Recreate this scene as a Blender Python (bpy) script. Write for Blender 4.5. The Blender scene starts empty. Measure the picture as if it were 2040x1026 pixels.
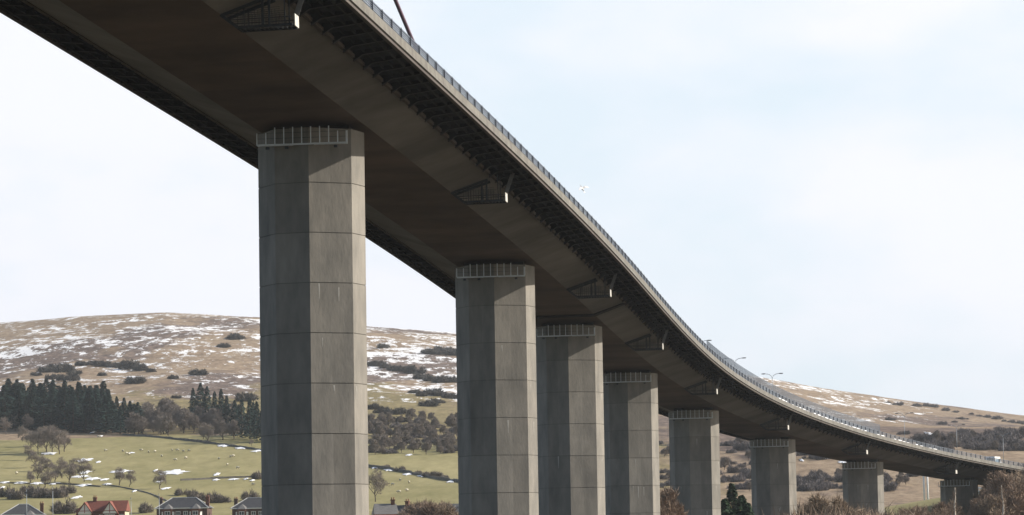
import bpy, math, random
import numpy as np
from mathutils import Vector, Matrix
R = math.radians
EYE = 3.0                      # eye height above the river bank
# ---------------------------------------------------------------- camera
sc = bpy.context.scene
cam = bpy.data.cameras.new('camera'); camo = bpy.data.objects.new('camera', cam)
sc.collection.objects.link(camo); sc.camera = camo
FPX, PITCH, ROLL = 7028.6, 4.934, 0.946
cam.sensor_width = 36; cam.lens = FPX / 2040 * 36
cam.clip_start = 1; cam.clip_end = 20000
camo.matrix_world = Matrix.Translation((0, 0, EYE)) @ Matrix.Rotation(R(90 + PITCH), 4, 'X') @ Matrix.Rotation(R(-ROLL), 4, 'Z')
# ---------------------------------------------------------------- sky, sun, exposure
SUN_AZ, SUN_EL = 79.0, 28.0
w = bpy.data.worlds.new('World'); sc.world = w; w.use_nodes = True
nt = w.node_tree; N = nt.nodes; Lk = nt.links
N.clear()
out = N.new('ShaderNodeOutputWorld'); bg = N.new('ShaderNodeBackground')
sky = N.new('ShaderNodeTexSky'); sky.sky_type = 'NISHITA'; sky.sun_disc = False
sky.sun_elevation = R(SUN_EL); sky.sun_rotation = R(SUN_AZ); sky.air_density = 1.0; sky.dust_density = 1.5; sky.ozone_density = 1.0
tc = N.new('ShaderNodeTexCoord')
mp = N.new('ShaderNodeMapping'); mp.inputs['Scale'].default_value = (7.0, 3.0, 16.0); mp.inputs['Location'].default_value = (0.35, 0.0, 0.55)
nz = N.new('ShaderNodeTexNoise'); nz.inputs['Scale'].default_value = 1.0; nz.inputs['Detail'].default_value = 5; nz.inputs['Roughness'].default_value = 0.5
rp = N.new('ShaderNodeValToRGB'); rp.color_ramp.elements[0].position = 0.36; rp.color_ramp.elements[1].position = 0.58
rp.color_ramp.elements[0].color = (0.9, 0.9, 0.9, 1)
nz2 = N.new('ShaderNodeTexNoise'); nz2.inputs['Scale'].default_value = 1.0; nz2.inputs['Detail'].default_value = 5
r2_ = N.new('ShaderNodeMapRange'); r2_.inputs['From Min'].default_value = .36; r2_.inputs['From Max'].default_value = .53
cr = N.new('ShaderNodeMix'); cr.data_type = 'RGBA'
cr.inputs['A'].default_value = (7.3, 8.25, 9.1, 1); cr.inputs['B'].default_value = (8.5, 8.65, 9.3, 1)
mx = N.new('ShaderNodeMix'); mx.data_type = 'RGBA'
# the cloud bank lies in the north (+Y) and thins out overhead and to the south
sp = N.new('ShaderNodeSeparateXYZ')
mr = N.new('ShaderNodeMapRange'); mr.inputs['From Min'].default_value = 0.62; mr.inputs['From Max'].default_value = 0.93
mr.inputs['To Min'].default_value = 0.06; mr.inputs['To Max'].default_value = 1.0
mu = N.new('ShaderNodeMath'); mu.operation = 'MULTIPLY'
Lk.new(tc.outputs['Generated'], mp.inputs['Vector']); Lk.new(mp.outputs['Vector'], nz.inputs['Vector']); Lk.new(mp.outputs['Vector'], nz2.inputs['Vector'])
Lk.new(nz.outputs['Fac'], rp.inputs['Fac']); Lk.new(nz2.outputs['Fac'], r2_.inputs['Value']); Lk.new(r2_.outputs[0], cr.inputs['Factor'])
Lk.new(tc.outputs['Generated'], sp.inputs[0]); Lk.new(sp.outputs['Y'], mr.inputs['Value'])
Lk.new(rp.outputs['Color'], mu.inputs[0]); Lk.new(mr.outputs['Result'], mu.inputs[1])
Lk.new(mu.outputs[0], mx.inputs['Factor']); Lk.new(sky.outputs['Color'], mx.inputs['A']); Lk.new(cr.outputs['Result'], mx.inputs['B'])
Lk.new(mx.outputs['Result'], bg.inputs['Color']); bg.inputs['Strength'].default_value = 0.09
Lk.new(bg.outputs[0], out.inputs[0])
sl = bpy.data.lights.new('sun', 'SUN'); sl.energy = 5.0; sl.angle = R(0.5); sl.color = (1.0, 0.915, 0.79)
so = bpy.data.objects.new('sun', sl); sc.collection.objects.link(so)
sd = Vector((math.sin(R(SUN_AZ)) * math.cos(R(SUN_EL)), math.cos(R(SUN_AZ)) * math.cos(R(SUN_EL)), math.sin(R(SUN_EL))))
so.rotation_euler = sd.to_track_quat('Z', 'Y').to_euler(); so.location = (300, 100, 300)
sc.view_settings.view_transform = 'Standard'; sc.view_settings.look = 'None'
sc.view_settings.exposure = 0.38; sc.view_settings.gamma = 1.0
# ---------------------------------------------------------------- helpers
col = sc.collection
rnd = random.Random(7)
class MB:
    def __init__(s): s.v = []; s.f = []; s.m = []
    def face(s, pts, m=0):
        n = len(s.v); s.v += [tuple(p) for p in pts]; s.f.append(tuple(range(n, n + len(pts)))); s.m.append(m)
    def hexa(s, p, m=0):       # 8 points: bottom 4 ccw, top 4 ccw
        n = len(s.v); s.v += [tuple(q) for q in p]
        for f in ((3, 2, 1, 0), (4, 5, 6, 7), (0, 1, 5, 4), (1, 2, 6, 5), (2, 3, 7, 6), (3, 0, 4, 7)):
            s.f.append(tuple(n + i for i in f)); s.m.append(m)
    def box(s, x0, x1, y0, y1, z0, z1, m=0, M=None):
        p = [(x0, y0, z0), (x1, y0, z0), (x1, y1, z0), (x0, y1, z0), (x0, y0, z1), (x1, y0, z1), (x1, y1, z1), (x0, y1, z1)]
        if M: p = [M @ Vector(q) for q in p]
        s.hexa(p, m)
    def tube(s, pts, rad, n=6, m=0, cap=True):
        pts = [Vector(p) for p in pts]
        if not hasattr(rad, '__len__'): rad = [rad] * len(pts)
        b = len(s.v)
        for i, p in enumerate(pts):
            d = (pts[min(i + 1, len(pts) - 1)] - pts[max(i - 1, 0)]).normalized()
            a = d.cross(Vector((0, 0, 1)) if abs(d.z) < .9 else Vector((1, 0, 0))).normalized(); c = d.cross(a)
            for k in range(n):
                t = 2 * math.pi * k / n
                s.v.append(tuple(p + (a * math.cos(t) + c * math.sin(t)) * rad[i]))
        for i in range(len(pts) - 1):
            for k in range(n):
                s.f.append((b + i * n + k, b + i * n + (k + 1) % n, b + (i + 1) * n + (k + 1) % n, b + (i + 1) * n + k)); s.m.append(m)
        if cap:
            s.f.append(tuple(b + k for k in range(n))[::-1]); s.m.append(m)
            e = b + (len(pts) - 1) * n
            s.f.append(tuple(e + k for k in range(n))); s.m.append(m)
    def mesh(s, name, mats, smooth=False):
        me = bpy.data.meshes.new(name); me.from_pydata(s.v, [], s.f)
        for m in (mats if isinstance(mats, (list, tuple)) else [mats]): me.materials.append(m)
        if any(s.m): me.polygons.foreach_set('material_index', s.m)
        if smooth: me.polygons.foreach_set('use_smooth', [True] * len(s.f))
        me.update(); return me
    def build(s, name, mats, parent=None, smooth=False):
        o = bpy.data.objects.new(name, s.mesh(name, mats, smooth)); col.objects.link(o)
        if parent: o.parent = parent
        return o
def tag(o, label=None, cat=None, group=None, kind=None):
    if label: o['label'] = label
    if cat: o['category'] = cat
    if group: o['group'] = group
    if kind: o['kind'] = kind
    return o
def empty(name, loc=(0, 0, 0), rz=0, sc_=1):
    o = bpy.data.objects.new(name, None); col.objects.link(o); o.empty_display_size = .5
    o.location = loc; o.rotation_euler = (0, 0, rz); o.scale = (sc_,) * 3; return o
KIDS = {}
def part(name, me, parent):
    o = bpy.data.objects.new(name, me); col.objects.link(o); o.parent = parent
    KIDS.setdefault(parent.name, []).append(o); return o
def copy_tree(o, parent=None):
    c = o.copy(); col.objects.link(c)
    if parent: c.parent = parent
    for ch in KIDS.get(o.name, []):
        k = copy_tree(ch, c); KIDS.setdefault(c.name, []).append(k)
    return c
# ---- materials
def mat(name, color, rough=.8, var=.25, scale=1.0, stretch=(1, 1, 1), metal=0, bump=0, bscale=8, detail=5, tint=None, coord='Object', attr=None, attr_amt=.3):
    m = bpy.data.materials.new(name); m.use_nodes = True; t = m.node_tree; n = t.nodes; l = t.links
    b = n['Principled BSDF']; b.inputs['Roughness'].default_value = rough; b.inputs['Metallic'].default_value = metal
    if 'Specular IOR Level' in b.inputs: b.inputs['Specular IOR Level'].default_value = .3
    c = n.new('ShaderNodeTexCoord'); p = n.new('ShaderNodeMapping'); p.inputs['Scale'].default_value = stretch
    z = n.new('ShaderNodeTexNoise'); z.inputs['Scale'].default_value = scale; z.inputs['Detail'].default_value = detail; z.inputs['Roughness'].default_value = .6
    l.new(c.outputs[coord], p.inputs['Vector']); l.new(p.outputs['Vector'], z.inputs['Vector'])
    r = n.new('ShaderNodeValToRGB'); r.color_ramp.elements[0].position = .3; r.color_ramp.elements[1].position = .72
    lo = [x * (1 - var) for x in color]; hi = [min(1, x * (1 + var)) for x in (tint or color)]
    r.color_ramp.elements[0].color = (*lo, 1); r.color_ramp.elements[1].color = (*hi, 1)
    l.new(z.outputs['Fac'], r.inputs['Fac']); last = r.outputs['Color']
    if attr:
        a = n.new('ShaderNodeAttribute'); a.attribute_name = attr
        k = n.new('ShaderNodeMapRange'); k.inputs['To Min'].default_value = 1 - attr_amt; k.inputs['To Max'].default_value = 1 + attr_amt
        l.new(a.outputs['Fac'], k.inputs['Value'])
        mm = n.new('ShaderNodeMix'); mm.data_type = 'RGBA'; mm.blend_type = 'MULTIPLY'; mm.inputs['Factor'].default_value = 1
        l.new(last, mm.inputs['A']); l.new(k.outputs['Result'], mm.inputs['B']); last = mm.outputs['Result']
    l.new(last, b.inputs['Base Color'])
    if bump:
        z2 = n.new('ShaderNodeTexNoise'); z2.inputs['Scale'].default_value = bscale; z2.inputs['Detail'].default_value = 4
        l.new(p.outputs['Vector'], z2.inputs['Vector'])
        bb = n.new('ShaderNodeBump'); bb.inputs['Strength'].default_value = bump; bb.inputs['Distance'].default_value = .05
        l.new(z2.outputs['Fac'], bb.inputs['Height']); l.new(bb.outputs[0], b.inputs['Normal'])
    return m
# ---------------------------------------------------------------- numeric noise
def vnoise(x, y, seed):
    g = np.random.default_rng(seed).random((256, 256))
    x = np.asarray(x, float); y = np.asarray(y, float)
    xi = np.floor(x).astype(int); yi = np.floor(y).astype(int); fx = x - xi; fy = y - yi
    fx = fx * fx * (3 - 2 * fx); fy = fy * fy * (3 - 2 * fy)
    a = g[xi % 256, yi % 256]; b = g[(xi + 1) % 256, yi % 256]; c = g[xi % 256, (yi + 1) % 256]; d = g[(xi + 1) % 256, (yi + 1) % 256]
    return (a * (1 - fx) + b * fx) * (1 - fy) + (c * (1 - fx) + d * fx) * fy
def fbm(x, y, seed, oct=4):
    s = 0; a = .5; t = 0
    for i in range(oct): s = s + a * vnoise(x, y, seed + i); t += a; x = x * 2.03; y = y * 2.03; a *= .5
    return s / t - .5
def ray(u, v):                 # direction seen at a point of the 2040 px wide photograph (used to measure the site)
    a = R(PITCH); r = R(ROLL); du = u - 1020; dv = v - 513
    uu = du * math.cos(r) - dv * math.sin(r); vv = du * math.sin(r) + dv * math.cos(r)
    x = uu / FPX; z = -vv / FPX
    return Vector((x, math.cos(a) - z * math.sin(a), math.sin(a) + z * math.cos(a)))
def at(u, v, Y):
    d = ray(u, v); return Vector((0, 0, EYE)) + d * (Y / d.y)
# ---------------------------------------------------------------- the bridge line: station (spans), x, y, z, heading, crossfall
PATH=[(-1.6,-31.053,146.992,36.899,8.699,-1.671),(-1.45,-29.503,157.119,36.625,8.704,-1.608),(-1.3,-27.952,167.246,36.346,8.709,-1.547),(-1.15,-26.4,177.373,36.064,8.714,-1.488),
(-1,-24.848,187.5,35.779,8.719,-1.43),(-0.85,-23.294,197.626,35.491,8.724,-1.374),(-0.7,-21.74,207.753,35.199,8.729,-1.319),(-0.55,-20.184,217.879,34.905,8.734,-1.266),
(-0.4,-18.628,228.005,34.607,8.739,-1.214),(-0.25,-17.071,238.131,34.306,8.742,-1.165),(-0.1,-15.515,248.257,34.003,8.728,-1.116),(0.05,-13.964,258.384,33.697,8.693,-1.07),
(0.2,-12.42,268.512,33.388,8.636,-1.025),(0.35,-10.888,278.642,33.077,8.56,-0.981),(0.5,-9.37,288.774,32.763,8.477,-0.94),(0.65,-7.867,298.908,32.447,8.395,-0.899),
(0.8,-6.379,309.044,32.129,8.308,-0.861),(0.95,-4.908,319.183,31.809,8.205,-0.824),(1.1,-3.456,329.325,31.486,8.085,-0.789),(1.25,-2.027,339.47,31.161,7.948,-0.755),
(1.4,-0.624,349.618,30.835,7.797,-0.723),(1.55,0.753,359.77,30.506,7.645,-0.692),(1.7,2.102,369.926,30.176,7.493,-0.663),(1.85,3.428,380.085,29.844,7.383,-0.636),
(2,4.74,390.245,29.51,7.344,-0.61),(2.15,6.051,400.406,29.175,7.378,-0.586),(2.3,7.375,410.565,28.838,7.484,-0.564),(2.45,8.722,420.721,28.499,7.631,-0.543),
(2.6,10.096,430.874,28.16,7.778,-0.524),(2.75,11.496,441.023,27.818,7.933,-0.506),(2.9,12.928,451.167,27.476,8.158,-0.49),(3.05,14.408,461.304,27.132,8.467,-0.476),
(3.2,15.95,471.433,26.787,8.861,-0.463),(3.35,17.569,481.549,26.441,9.337,-0.452),(3.5,19.276,491.651,26.094,9.836,-0.442),(3.65,21.07,501.738,25.745,10.335,-0.435),
(3.8,22.952,511.808,25.396,10.846,-0.428),(3.95,24.928,521.861,25.046,11.398,-0.423),(4.1,27.004,531.893,24.695,11.991,-0.42),(4.25,29.187,541.903,24.343,12.627,-0.419),
(4.4,31.485,551.887,23.99,13.297,-0.419),(4.55,33.9,561.843,23.636,13.971,-0.421),(4.7,36.432,571.77,23.282,14.645,-0.424),(4.85,39.08,581.667,22.927,15.316,-0.429),
(5,41.843,591.532,22.571,15.981,-0.436),(5.15,44.721,601.365,22.215,16.641,-0.444),(5.3,47.711,611.163,21.858,17.296,-0.454),(5.45,50.812,620.928,21.5,17.947,-0.465),
(5.6,54.024,630.656,21.142,18.598,-0.478),(5.75,57.347,640.347,20.783,19.249,-0.493),(5.9,60.779,650,20.424,19.895,-0.509),(6.05,64.319,659.614,20.064,20.534,-0.527),
(6.2,67.965,669.188,19.704,21.166,-0.546),(6.35,71.717,678.722,19.343,21.792,-0.567),(6.5,75.572,688.213,18.982,22.417,-0.59),(6.65,79.531,697.663,18.621,23.042,-0.614),
(6.8,83.592,707.068,18.259,23.666,-0.64),(6.95,87.755,716.429,17.896,24.29,-0.668),(7.1,92.02,725.744,17.534,24.914,-0.697),(7.25,96.387,735.012,17.171,25.538,-0.728),
(7.4,100.854,744.232,16.807,26.162,-0.76),(7.55,105.421,753.402,16.443,26.786,-0.794),(7.7,110.088,762.523,16.079,27.41,-0.829),(7.85,114.853,771.592,15.714,28.034,-0.867),
(8,119.717,780.608,15.35,28.657,-0.905),(8.15,124.679,789.571,14.984,29.281,-0.946),(8.3,129.739,798.48,14.618,29.905,-0.988),(8.45,134.895,807.333,14.252,30.529,-1.032),
(8.6,140.147,816.129,13.886,31.153,-1.077),(8.75,145.494,824.868,13.519,31.776,-1.124),(8.9,150.937,833.548,13.152,32.4,-1.172)]
PT = np.array(PATH)
def path(s):
    if s < PT[0, 0]:
        k = (s - PT[0, 0]); d = (PT[1, 1:] - PT[0, 1:]) / (PT[1, 0] - PT[0, 0]); v = PT[0, 1:] + d * k; v[3] = PT[0, 4]; v[4] = PT[0, 5]
    else:
        v = np.array([np.interp(s, PT[:, 0], PT[:, i]) for i in range(1, 6)])
    return v
def P(s, o, h):                # point at station s, offset o to the right, height h above the deck line
    x, y, z, psi, se = path(s); psi = R(psi); se = R(se)
    a = o * math.cos(se) + h * math.sin(se)
    return Vector((x + math.cos(psi) * a, y - math.sin(psi) * a, z + EYE - o * math.sin(se) + h * math.cos(se)))
SPAN = 68.3; B = 10.55; SB = 3.95; D = 2.08; T = 7.46; D3 = .92
S0, S1 = -4.0, 8.3
def stations(step, a=S0, b=S1):
    n = max(1, int(round((b - a) * SPAN / step))); return [a + (b - a) * i / n for i in range(n + 1)]
def sweep(prof, step=3.4, a=S0, b=S1, closed=True, m=0, mb=None):   # prof: list of (offset, height)
    mb = mb or MB(); ss = stations(step, a, b); n = len(prof); base = len(mb.v)
    for s in ss:
        for (o, h) in prof: mb.v.append(tuple(P(s, o, h)))
    for i in range(len(ss) - 1):
        for k in range(n if closed else n - 1):
            j = (k + 1) % n
            mb.f.append((base + i * n + k, base + i * n + j, base + (i + 1) * n + j, base + (i + 1) * n + k)); mb.m.append(m)
    if closed:
        mb.f.append(tuple(base + k for k in range(n))[::-1]); mb.m.append(m)
        e = base + (len(ss) - 1) * n; mb.f.append(tuple(e + k for k in range(n))); mb.m.append(m)
    return mb
conc = mat('pier_concrete', (.215, .207, .19), .9, .24, .7, (1, 1, .38), bump=.3, bscale=5, attr='tone', attr_amt=.24, tint=(.225, .21, .187), detail=8)
beamc = mat('edge_beam_concrete', (.178, .172, .158), .9, .3, .8, (1, 1, 1), bump=.2)
girder = mat('girder_paint', (.165, .158, .152), .75, .36, .12, (1, 1, 1), detail=8, attr='tone', attr_amt=.12)
soffit_m = mat('girder_soffit_bounce', (.138, .104, .086), .8, .42, .1, (1, 1, 1), detail=8, attr='tone', attr_amt=.12)  # girder paint with the brown ground bounce light put into the colour
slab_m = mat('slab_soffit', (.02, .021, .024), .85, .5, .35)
brk_m = mat('bracket_steel', (.025, .025, .027), .7, .4, .4)
ledge_m = mat('ledge_steel', (.085, .072, .062), .7, .3, .4)
asph = mat('asphalt', (.05, .05, .052), .9, .25, 2)
rail_m = mat('railing_steel', (.045, .055, .075), .5, .2, 2, metal=.3)
railpanel = mat('railing_tube', (.16, .19, .24), .45, .2, 2, metal=.4)
galv = mat('galvanised_steel', (.78, .82, .86), .5, .1, 3, metal=.15)
joint_m = mat('joint_rubber', (.025, .023, .025), .9, .2, 1)
plat_m = mat('platform_steel', (.045, .055, .065), .6, .3, 2)
lime_m = mat('lime_run', (.48, .47, .44), .9, .2, 3)
white_m = mat('white_board', (.58, .57, .53), .6, .08, 3)
hang_m = mat('hanger_steel', (.16, .16, .16), .6, .2, 2)
screen_m = mat('screen_mesh_steel', (.20, .24, .30), .5, .2, 1.5, metal=.3)
cable_m = mat('stay_paint', (.16, .10, .14), .5, .2, 1)
def tone(o, vals):
    at_ = o.data.attributes.new('tone', 'FLOAT', 'FACE'); at_.data.foreach_set('value', vals)
bridge = empty('road_bridge', P(0, 0, 0)); bridge.location.z = 0
tag(bridge, 'long curving concrete road bridge on tall octagonal piers', 'bridge')
def bpart(mb, name, m, parent=bridge, smooth=False):
    o = mb.build(name, m, None, smooth)
    o.parent = parent
    if parent is bridge: o.matrix_parent_inverse = Matrix.Translation(-Vector(bridge.location))   # all bridge pieces are modelled in site coordinates
    KIDS.setdefault(parent.name, []).append(o)
    return o
# girder: soffit strip + the two inclined webs (panels of about 3.4 m, each a shade of its own)
mb = MB(); ss = stations(3.4); vals = []
prof = [(-T, -D3), (-SB, -D), (SB, -D), (T, -D3)]
for s in ss:
    for (o, h) in prof: mb.v.append(tuple(P(s, o, h)))
rt = random.Random(3)
for i in range(len(ss) - 1):
    big = rt.random()
    for k in range(3):
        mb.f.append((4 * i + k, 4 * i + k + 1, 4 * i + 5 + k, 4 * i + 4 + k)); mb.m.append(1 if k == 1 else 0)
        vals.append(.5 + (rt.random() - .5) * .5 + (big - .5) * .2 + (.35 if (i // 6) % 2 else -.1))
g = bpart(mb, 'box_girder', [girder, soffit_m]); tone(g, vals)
# longitudinal seams and lips on the girder
mb = MB()
for q in (-1, 1):
    sweep([(q * (T - .10), -D3 + .12), (q * (T + .16), -D3 + .12), (q * (T + .16), -D3 - .10), (q * (T - .10), -D3 - .10)], mb=mb)
bpart(mb, 'web_ledge', ledge_m)
# slab: cantilevers both sides with downstand stringers
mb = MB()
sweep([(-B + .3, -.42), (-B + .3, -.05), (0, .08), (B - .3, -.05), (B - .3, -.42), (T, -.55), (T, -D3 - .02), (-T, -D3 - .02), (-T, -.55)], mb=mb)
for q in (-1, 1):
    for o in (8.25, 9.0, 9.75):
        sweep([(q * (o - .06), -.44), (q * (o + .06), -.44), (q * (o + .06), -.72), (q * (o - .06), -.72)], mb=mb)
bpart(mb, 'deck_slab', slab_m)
mb = MB(); sweep([(-B + .6, -.03), (0, .1), (B - .6, -.03)], mb=mb, closed=False); bpart(mb, 'road_surface', asph)
# edge beams (fascias) with a lower lip
for q in (-1, 1):
    mb = MB()
    sweep([(q * (B - .45), .40), (q * B, .40), (q * (B + .02), -.26), (q * (B - .10), -.30), (q * (B - .45), -.40)], mb=mb, step=2.3)
    eb = bpart(mb, 'edge_beam', beamc)
    mb = MB()
    sweep([(q * (B - .30), -.40), (q * (B - .02), -.40), (q * (B - .02), -.59), (q * (B - .30), -.59)], mb=mb, step=2.3)
    bpart(mb, 'edge_flange', ledge_m)
# cantilever brackets: tapered plates every 3.3 m
def bracket(mb, s, q):
    t = .05 / SPAN
    a = [(T + .05, -D3 - .35), (T + .7, -.85), (B - .35, -.62), (B - .35, -.44), (T + .05, -.50)]
    p0 = [P(s - t, q * o, h) for o, h in a]; p1 = [P(s + t, q * o, h) for o, h in a]
    mb.face(p0 if q < 0 else p0[::-1]); mb.face(p1[::-1] if q < 0 else p1)
    for k in range(5):
        j = (k + 1) % 5; mb.face([p0[k], p0[j], p1[j], p1[k]])
    w = .16 / SPAN                     # bottom flange
    for (o0, h0), (o1, h1) in ((a[0], a[1]), (a[1], a[2])):
        f = [P(s - w, q * o0, h0), P(s + w, q * o0, h0), P(s + w, q * o1, h1), P(s - w, q * o1, h1)]
        u = [p + Vector((0, 0, .03)) for p in f]; f = [p - Vector((0, 0, .02)) for p in f]
        mb.hexa(f + u)
PS = .049
rest = MB(); n = 0
k = -60
while k * PS - .239 < S1 - .02:
    s = k * PS - .239 + .02; k += 1
    if s < S0: continue
    if -1.0 < s and n < 100:
        mb = MB(); bracket(mb, s, 1); bpart(mb, 'cantilever_bracket', brk_m); n += 1
    else: bracket(rest, s, 1)
    bracket(rest, s, -1)
tag(bpart(rest, 'cantilever_brackets', brk_m), kind='stuff')
# railings
for q in (-1, 1):
    mb = MB()
    for h, r in ((1.10, .045), (.93, .03), (.78, .03), (.63, .03), (.50, .03)):
        sweep([(q * (B - .16) - r, h - r), (q * (B - .16) + r, h - r), (q * (B - .16) + r, h + r), (q * (B - .16) - r, h + r)], mb=mb, step=3.4)
    rl = bpart(mb, 'railing', railpanel)
    rest = MB(); n = 0; k = -80
    while k * PS - .239 < S1 - .02:
        s = k * PS - .239; k += 1
        if s < S0: continue
        w = .05 / SPAN; one = MB()
        p = [P(s + a * w, q * (B - .16) + b * .09 + q * .10 * c, h) for h, c in ((.38, 0), (1.16, 0)) for a, b in ((-1, -1), (1, -1), (1, 1), (-1, 1))]
        if q > 0 and s > -.6 and n < 100:
            one.hexa(p); bpart(one, 'railing_post', rail_m, rl); n += 1
        else: rest.hexa(p)
    tag(bpart(rest, 'railing_posts', rail_m, rl), kind='stuff')
# mesh wind screen standing inside the right railing over the curve
mb = MB(); a, b = 3.26, 5.72; ss = stations(.55, a, b)
for s in ss:
    w = .02 / SPAN
    mb.hexa([P(s + c * w, B - 1 + d * .02, h) for h in (.1, 2.6) for c, d in ((-1, -1), (1, -1), (1, 1), (-1, 1))])
for h in np.arange(.2, 2.61, .16):
    sweep([(B - 1.02, h - .02), (B - .98, h - .02), (B - .98, h + .02), (B - 1.02, h + .02)], a=a, b=b, mb=mb, step=4)
scr = bpart(mb, 'mesh_screen', screen_m)
# stay cable and its anchor box
mb = MB(); sb, tn = 1.30, .28
mb.tube([P(sb, 0, .3)] + [Vector((*P(sb - d, 0, 0).xy, P(sb, 0, .3).z + d * SPAN * tn)) for d in (.3, .8, 1.3, 1.8, 2.4, 3.2, 4.2)], .17, 10)
cb = bpart(mb, 'stay_cable', cable_m, smooth=True)
mb = MB(); M = Matrix.Translation(P(sb, 0, .1)) @ Matrix.Rotation(-R(path(sb)[3]), 4, 'Z')
mb.hexa([M @ Vector(p) for p in ((-.4, -1.4, 0), (.4, -1.4, 0), (.4, .6, 0), (-.4, .6, 0), (-.3, -1.2, .9), (.3, -1.2, .9), (.3, .2, .5), (-.3, .2, .5))])
bpart(mb, 'anchor_housing', girder, cb)
# expansion joint band around the girder between the second and third piers
mb = MB()
sweep([(-T, -D3), (-SB, -D), (SB, -D), (T, -D3), (T + .05, -D3 - .12), (SB + .06, -D - .20), (-SB - .06, -D - .20), (-T - .05, -D3 - .12)], step=1, a=2.032, b=2.050, mb=mb)
bpart(mb, 'expansion_joint', joint_m)
# inspection platforms hung below the outer web at mid-span
def bar(mb, A, C, w=.06, hh=.06):
    A = Vector(A); C = Vector(C); d = (C - A).normalized(); u = d.cross(Vector((0, 0, 1)) if abs(d.z) < .9 else Vector((0, 1, 0))).normalized(); v = d.cross(u)
    mb.hexa([A + u * a * w + v * b * hh for a, b in ((-1, -1), (1, -1), (1, 1), (-1, 1))] + [C + u * a * w + v * b * hh for a, b in ((-1, -1), (1, -1), (1, 1), (-1, 1))])
def web_h(o): return -D + (o - SB) / (T - SB) * (D - D3) if o < T else -D3
for s in (-.644, .555, 1.663, 2.552, 3.567, 4.655, 5.630, 6.609):
    pf = MB(); hl = .65 / SPAN; o0, o1, hb = 5.0, 8.35, -2.93
    for d in (-hl, hl):
        bar(pf, P(s + d, o0, hb), P(s + d, o1, hb), .05, .08)
        bar(pf, P(s + d, SB + .02, -D - .02), P(s + d, o0, hb), .07, .09)
        bar(pf, P(s + d, SB + .05, -D - .05), P(s + d, T - .4, -D3 - .25), .07, .10)
        bar(pf, P(s + d, o0 - .5, hb + .48), P(s + d, o1, hb + .48), .025, .03)
        bar(pf, P(s + d, 5.4, hb), P(s + d, 5.4, web_h(5.4) - .02), .035, .035)
        bar(pf, P(s + d, 7.9, hb), P(s + d, 7.9, -.75), .04, .04)
        for i in range(16):         # wire mesh of the side
            o = o0 + (o1 - o0) * i / 16; bar(pf, P(s + d, o, hb), P(s + d, o, hb + .48 if o > T else min(web_h(o) - .02, hb + 1.0)), .014, .014)
        for k in range(5): bar(pf, P(s + d, o0 - .9 + .16 * k, hb + .62 + .12 * k), P(s + d, 7.6, hb + .62 + .12 * k), .012, .012)
    for i in range(13):
        o = o0 + (o1 - o0) * i / 12; bar(pf, P(s - hl, o, hb), P(s + hl, o, hb), .035, .03)
    for i in range(14):
        o = o0 + (o1 - o0) * (i + .3) / 14; pf.hexa([P(s + a * hl, o + b, hb + h) for h in (.04, .07) for a, b in ((-1, 0), (1, 0), (1, .12), (-1, .12))])
    pl = bpart(pf, 'inspection_platform', plat_m)
    for o in (6.55, 6.95):
        mb = MB(); bar(mb, P(s - hl, o, hb), P(s - hl, o, web_h(o) - .03), .075, .075); bpart(mb, 'platform_post', plat_m, pl)
    mb = MB(); mb.hexa([P(s + a * .55 / SPAN, o1 + b, hb + h) for h in (-.06, .66) for a, b in ((-1, .08), (1, .08), (1, .15), (-1, .15))]); bpart(mb, 'end_board', white_m, pl)
    mb = MB(); bar(mb, P(s, o1 + .12, hb + .66), P(s, o1 + .75, -.60), .16, .03); bpart(mb, 'hanger', hang_m, pl)
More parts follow.
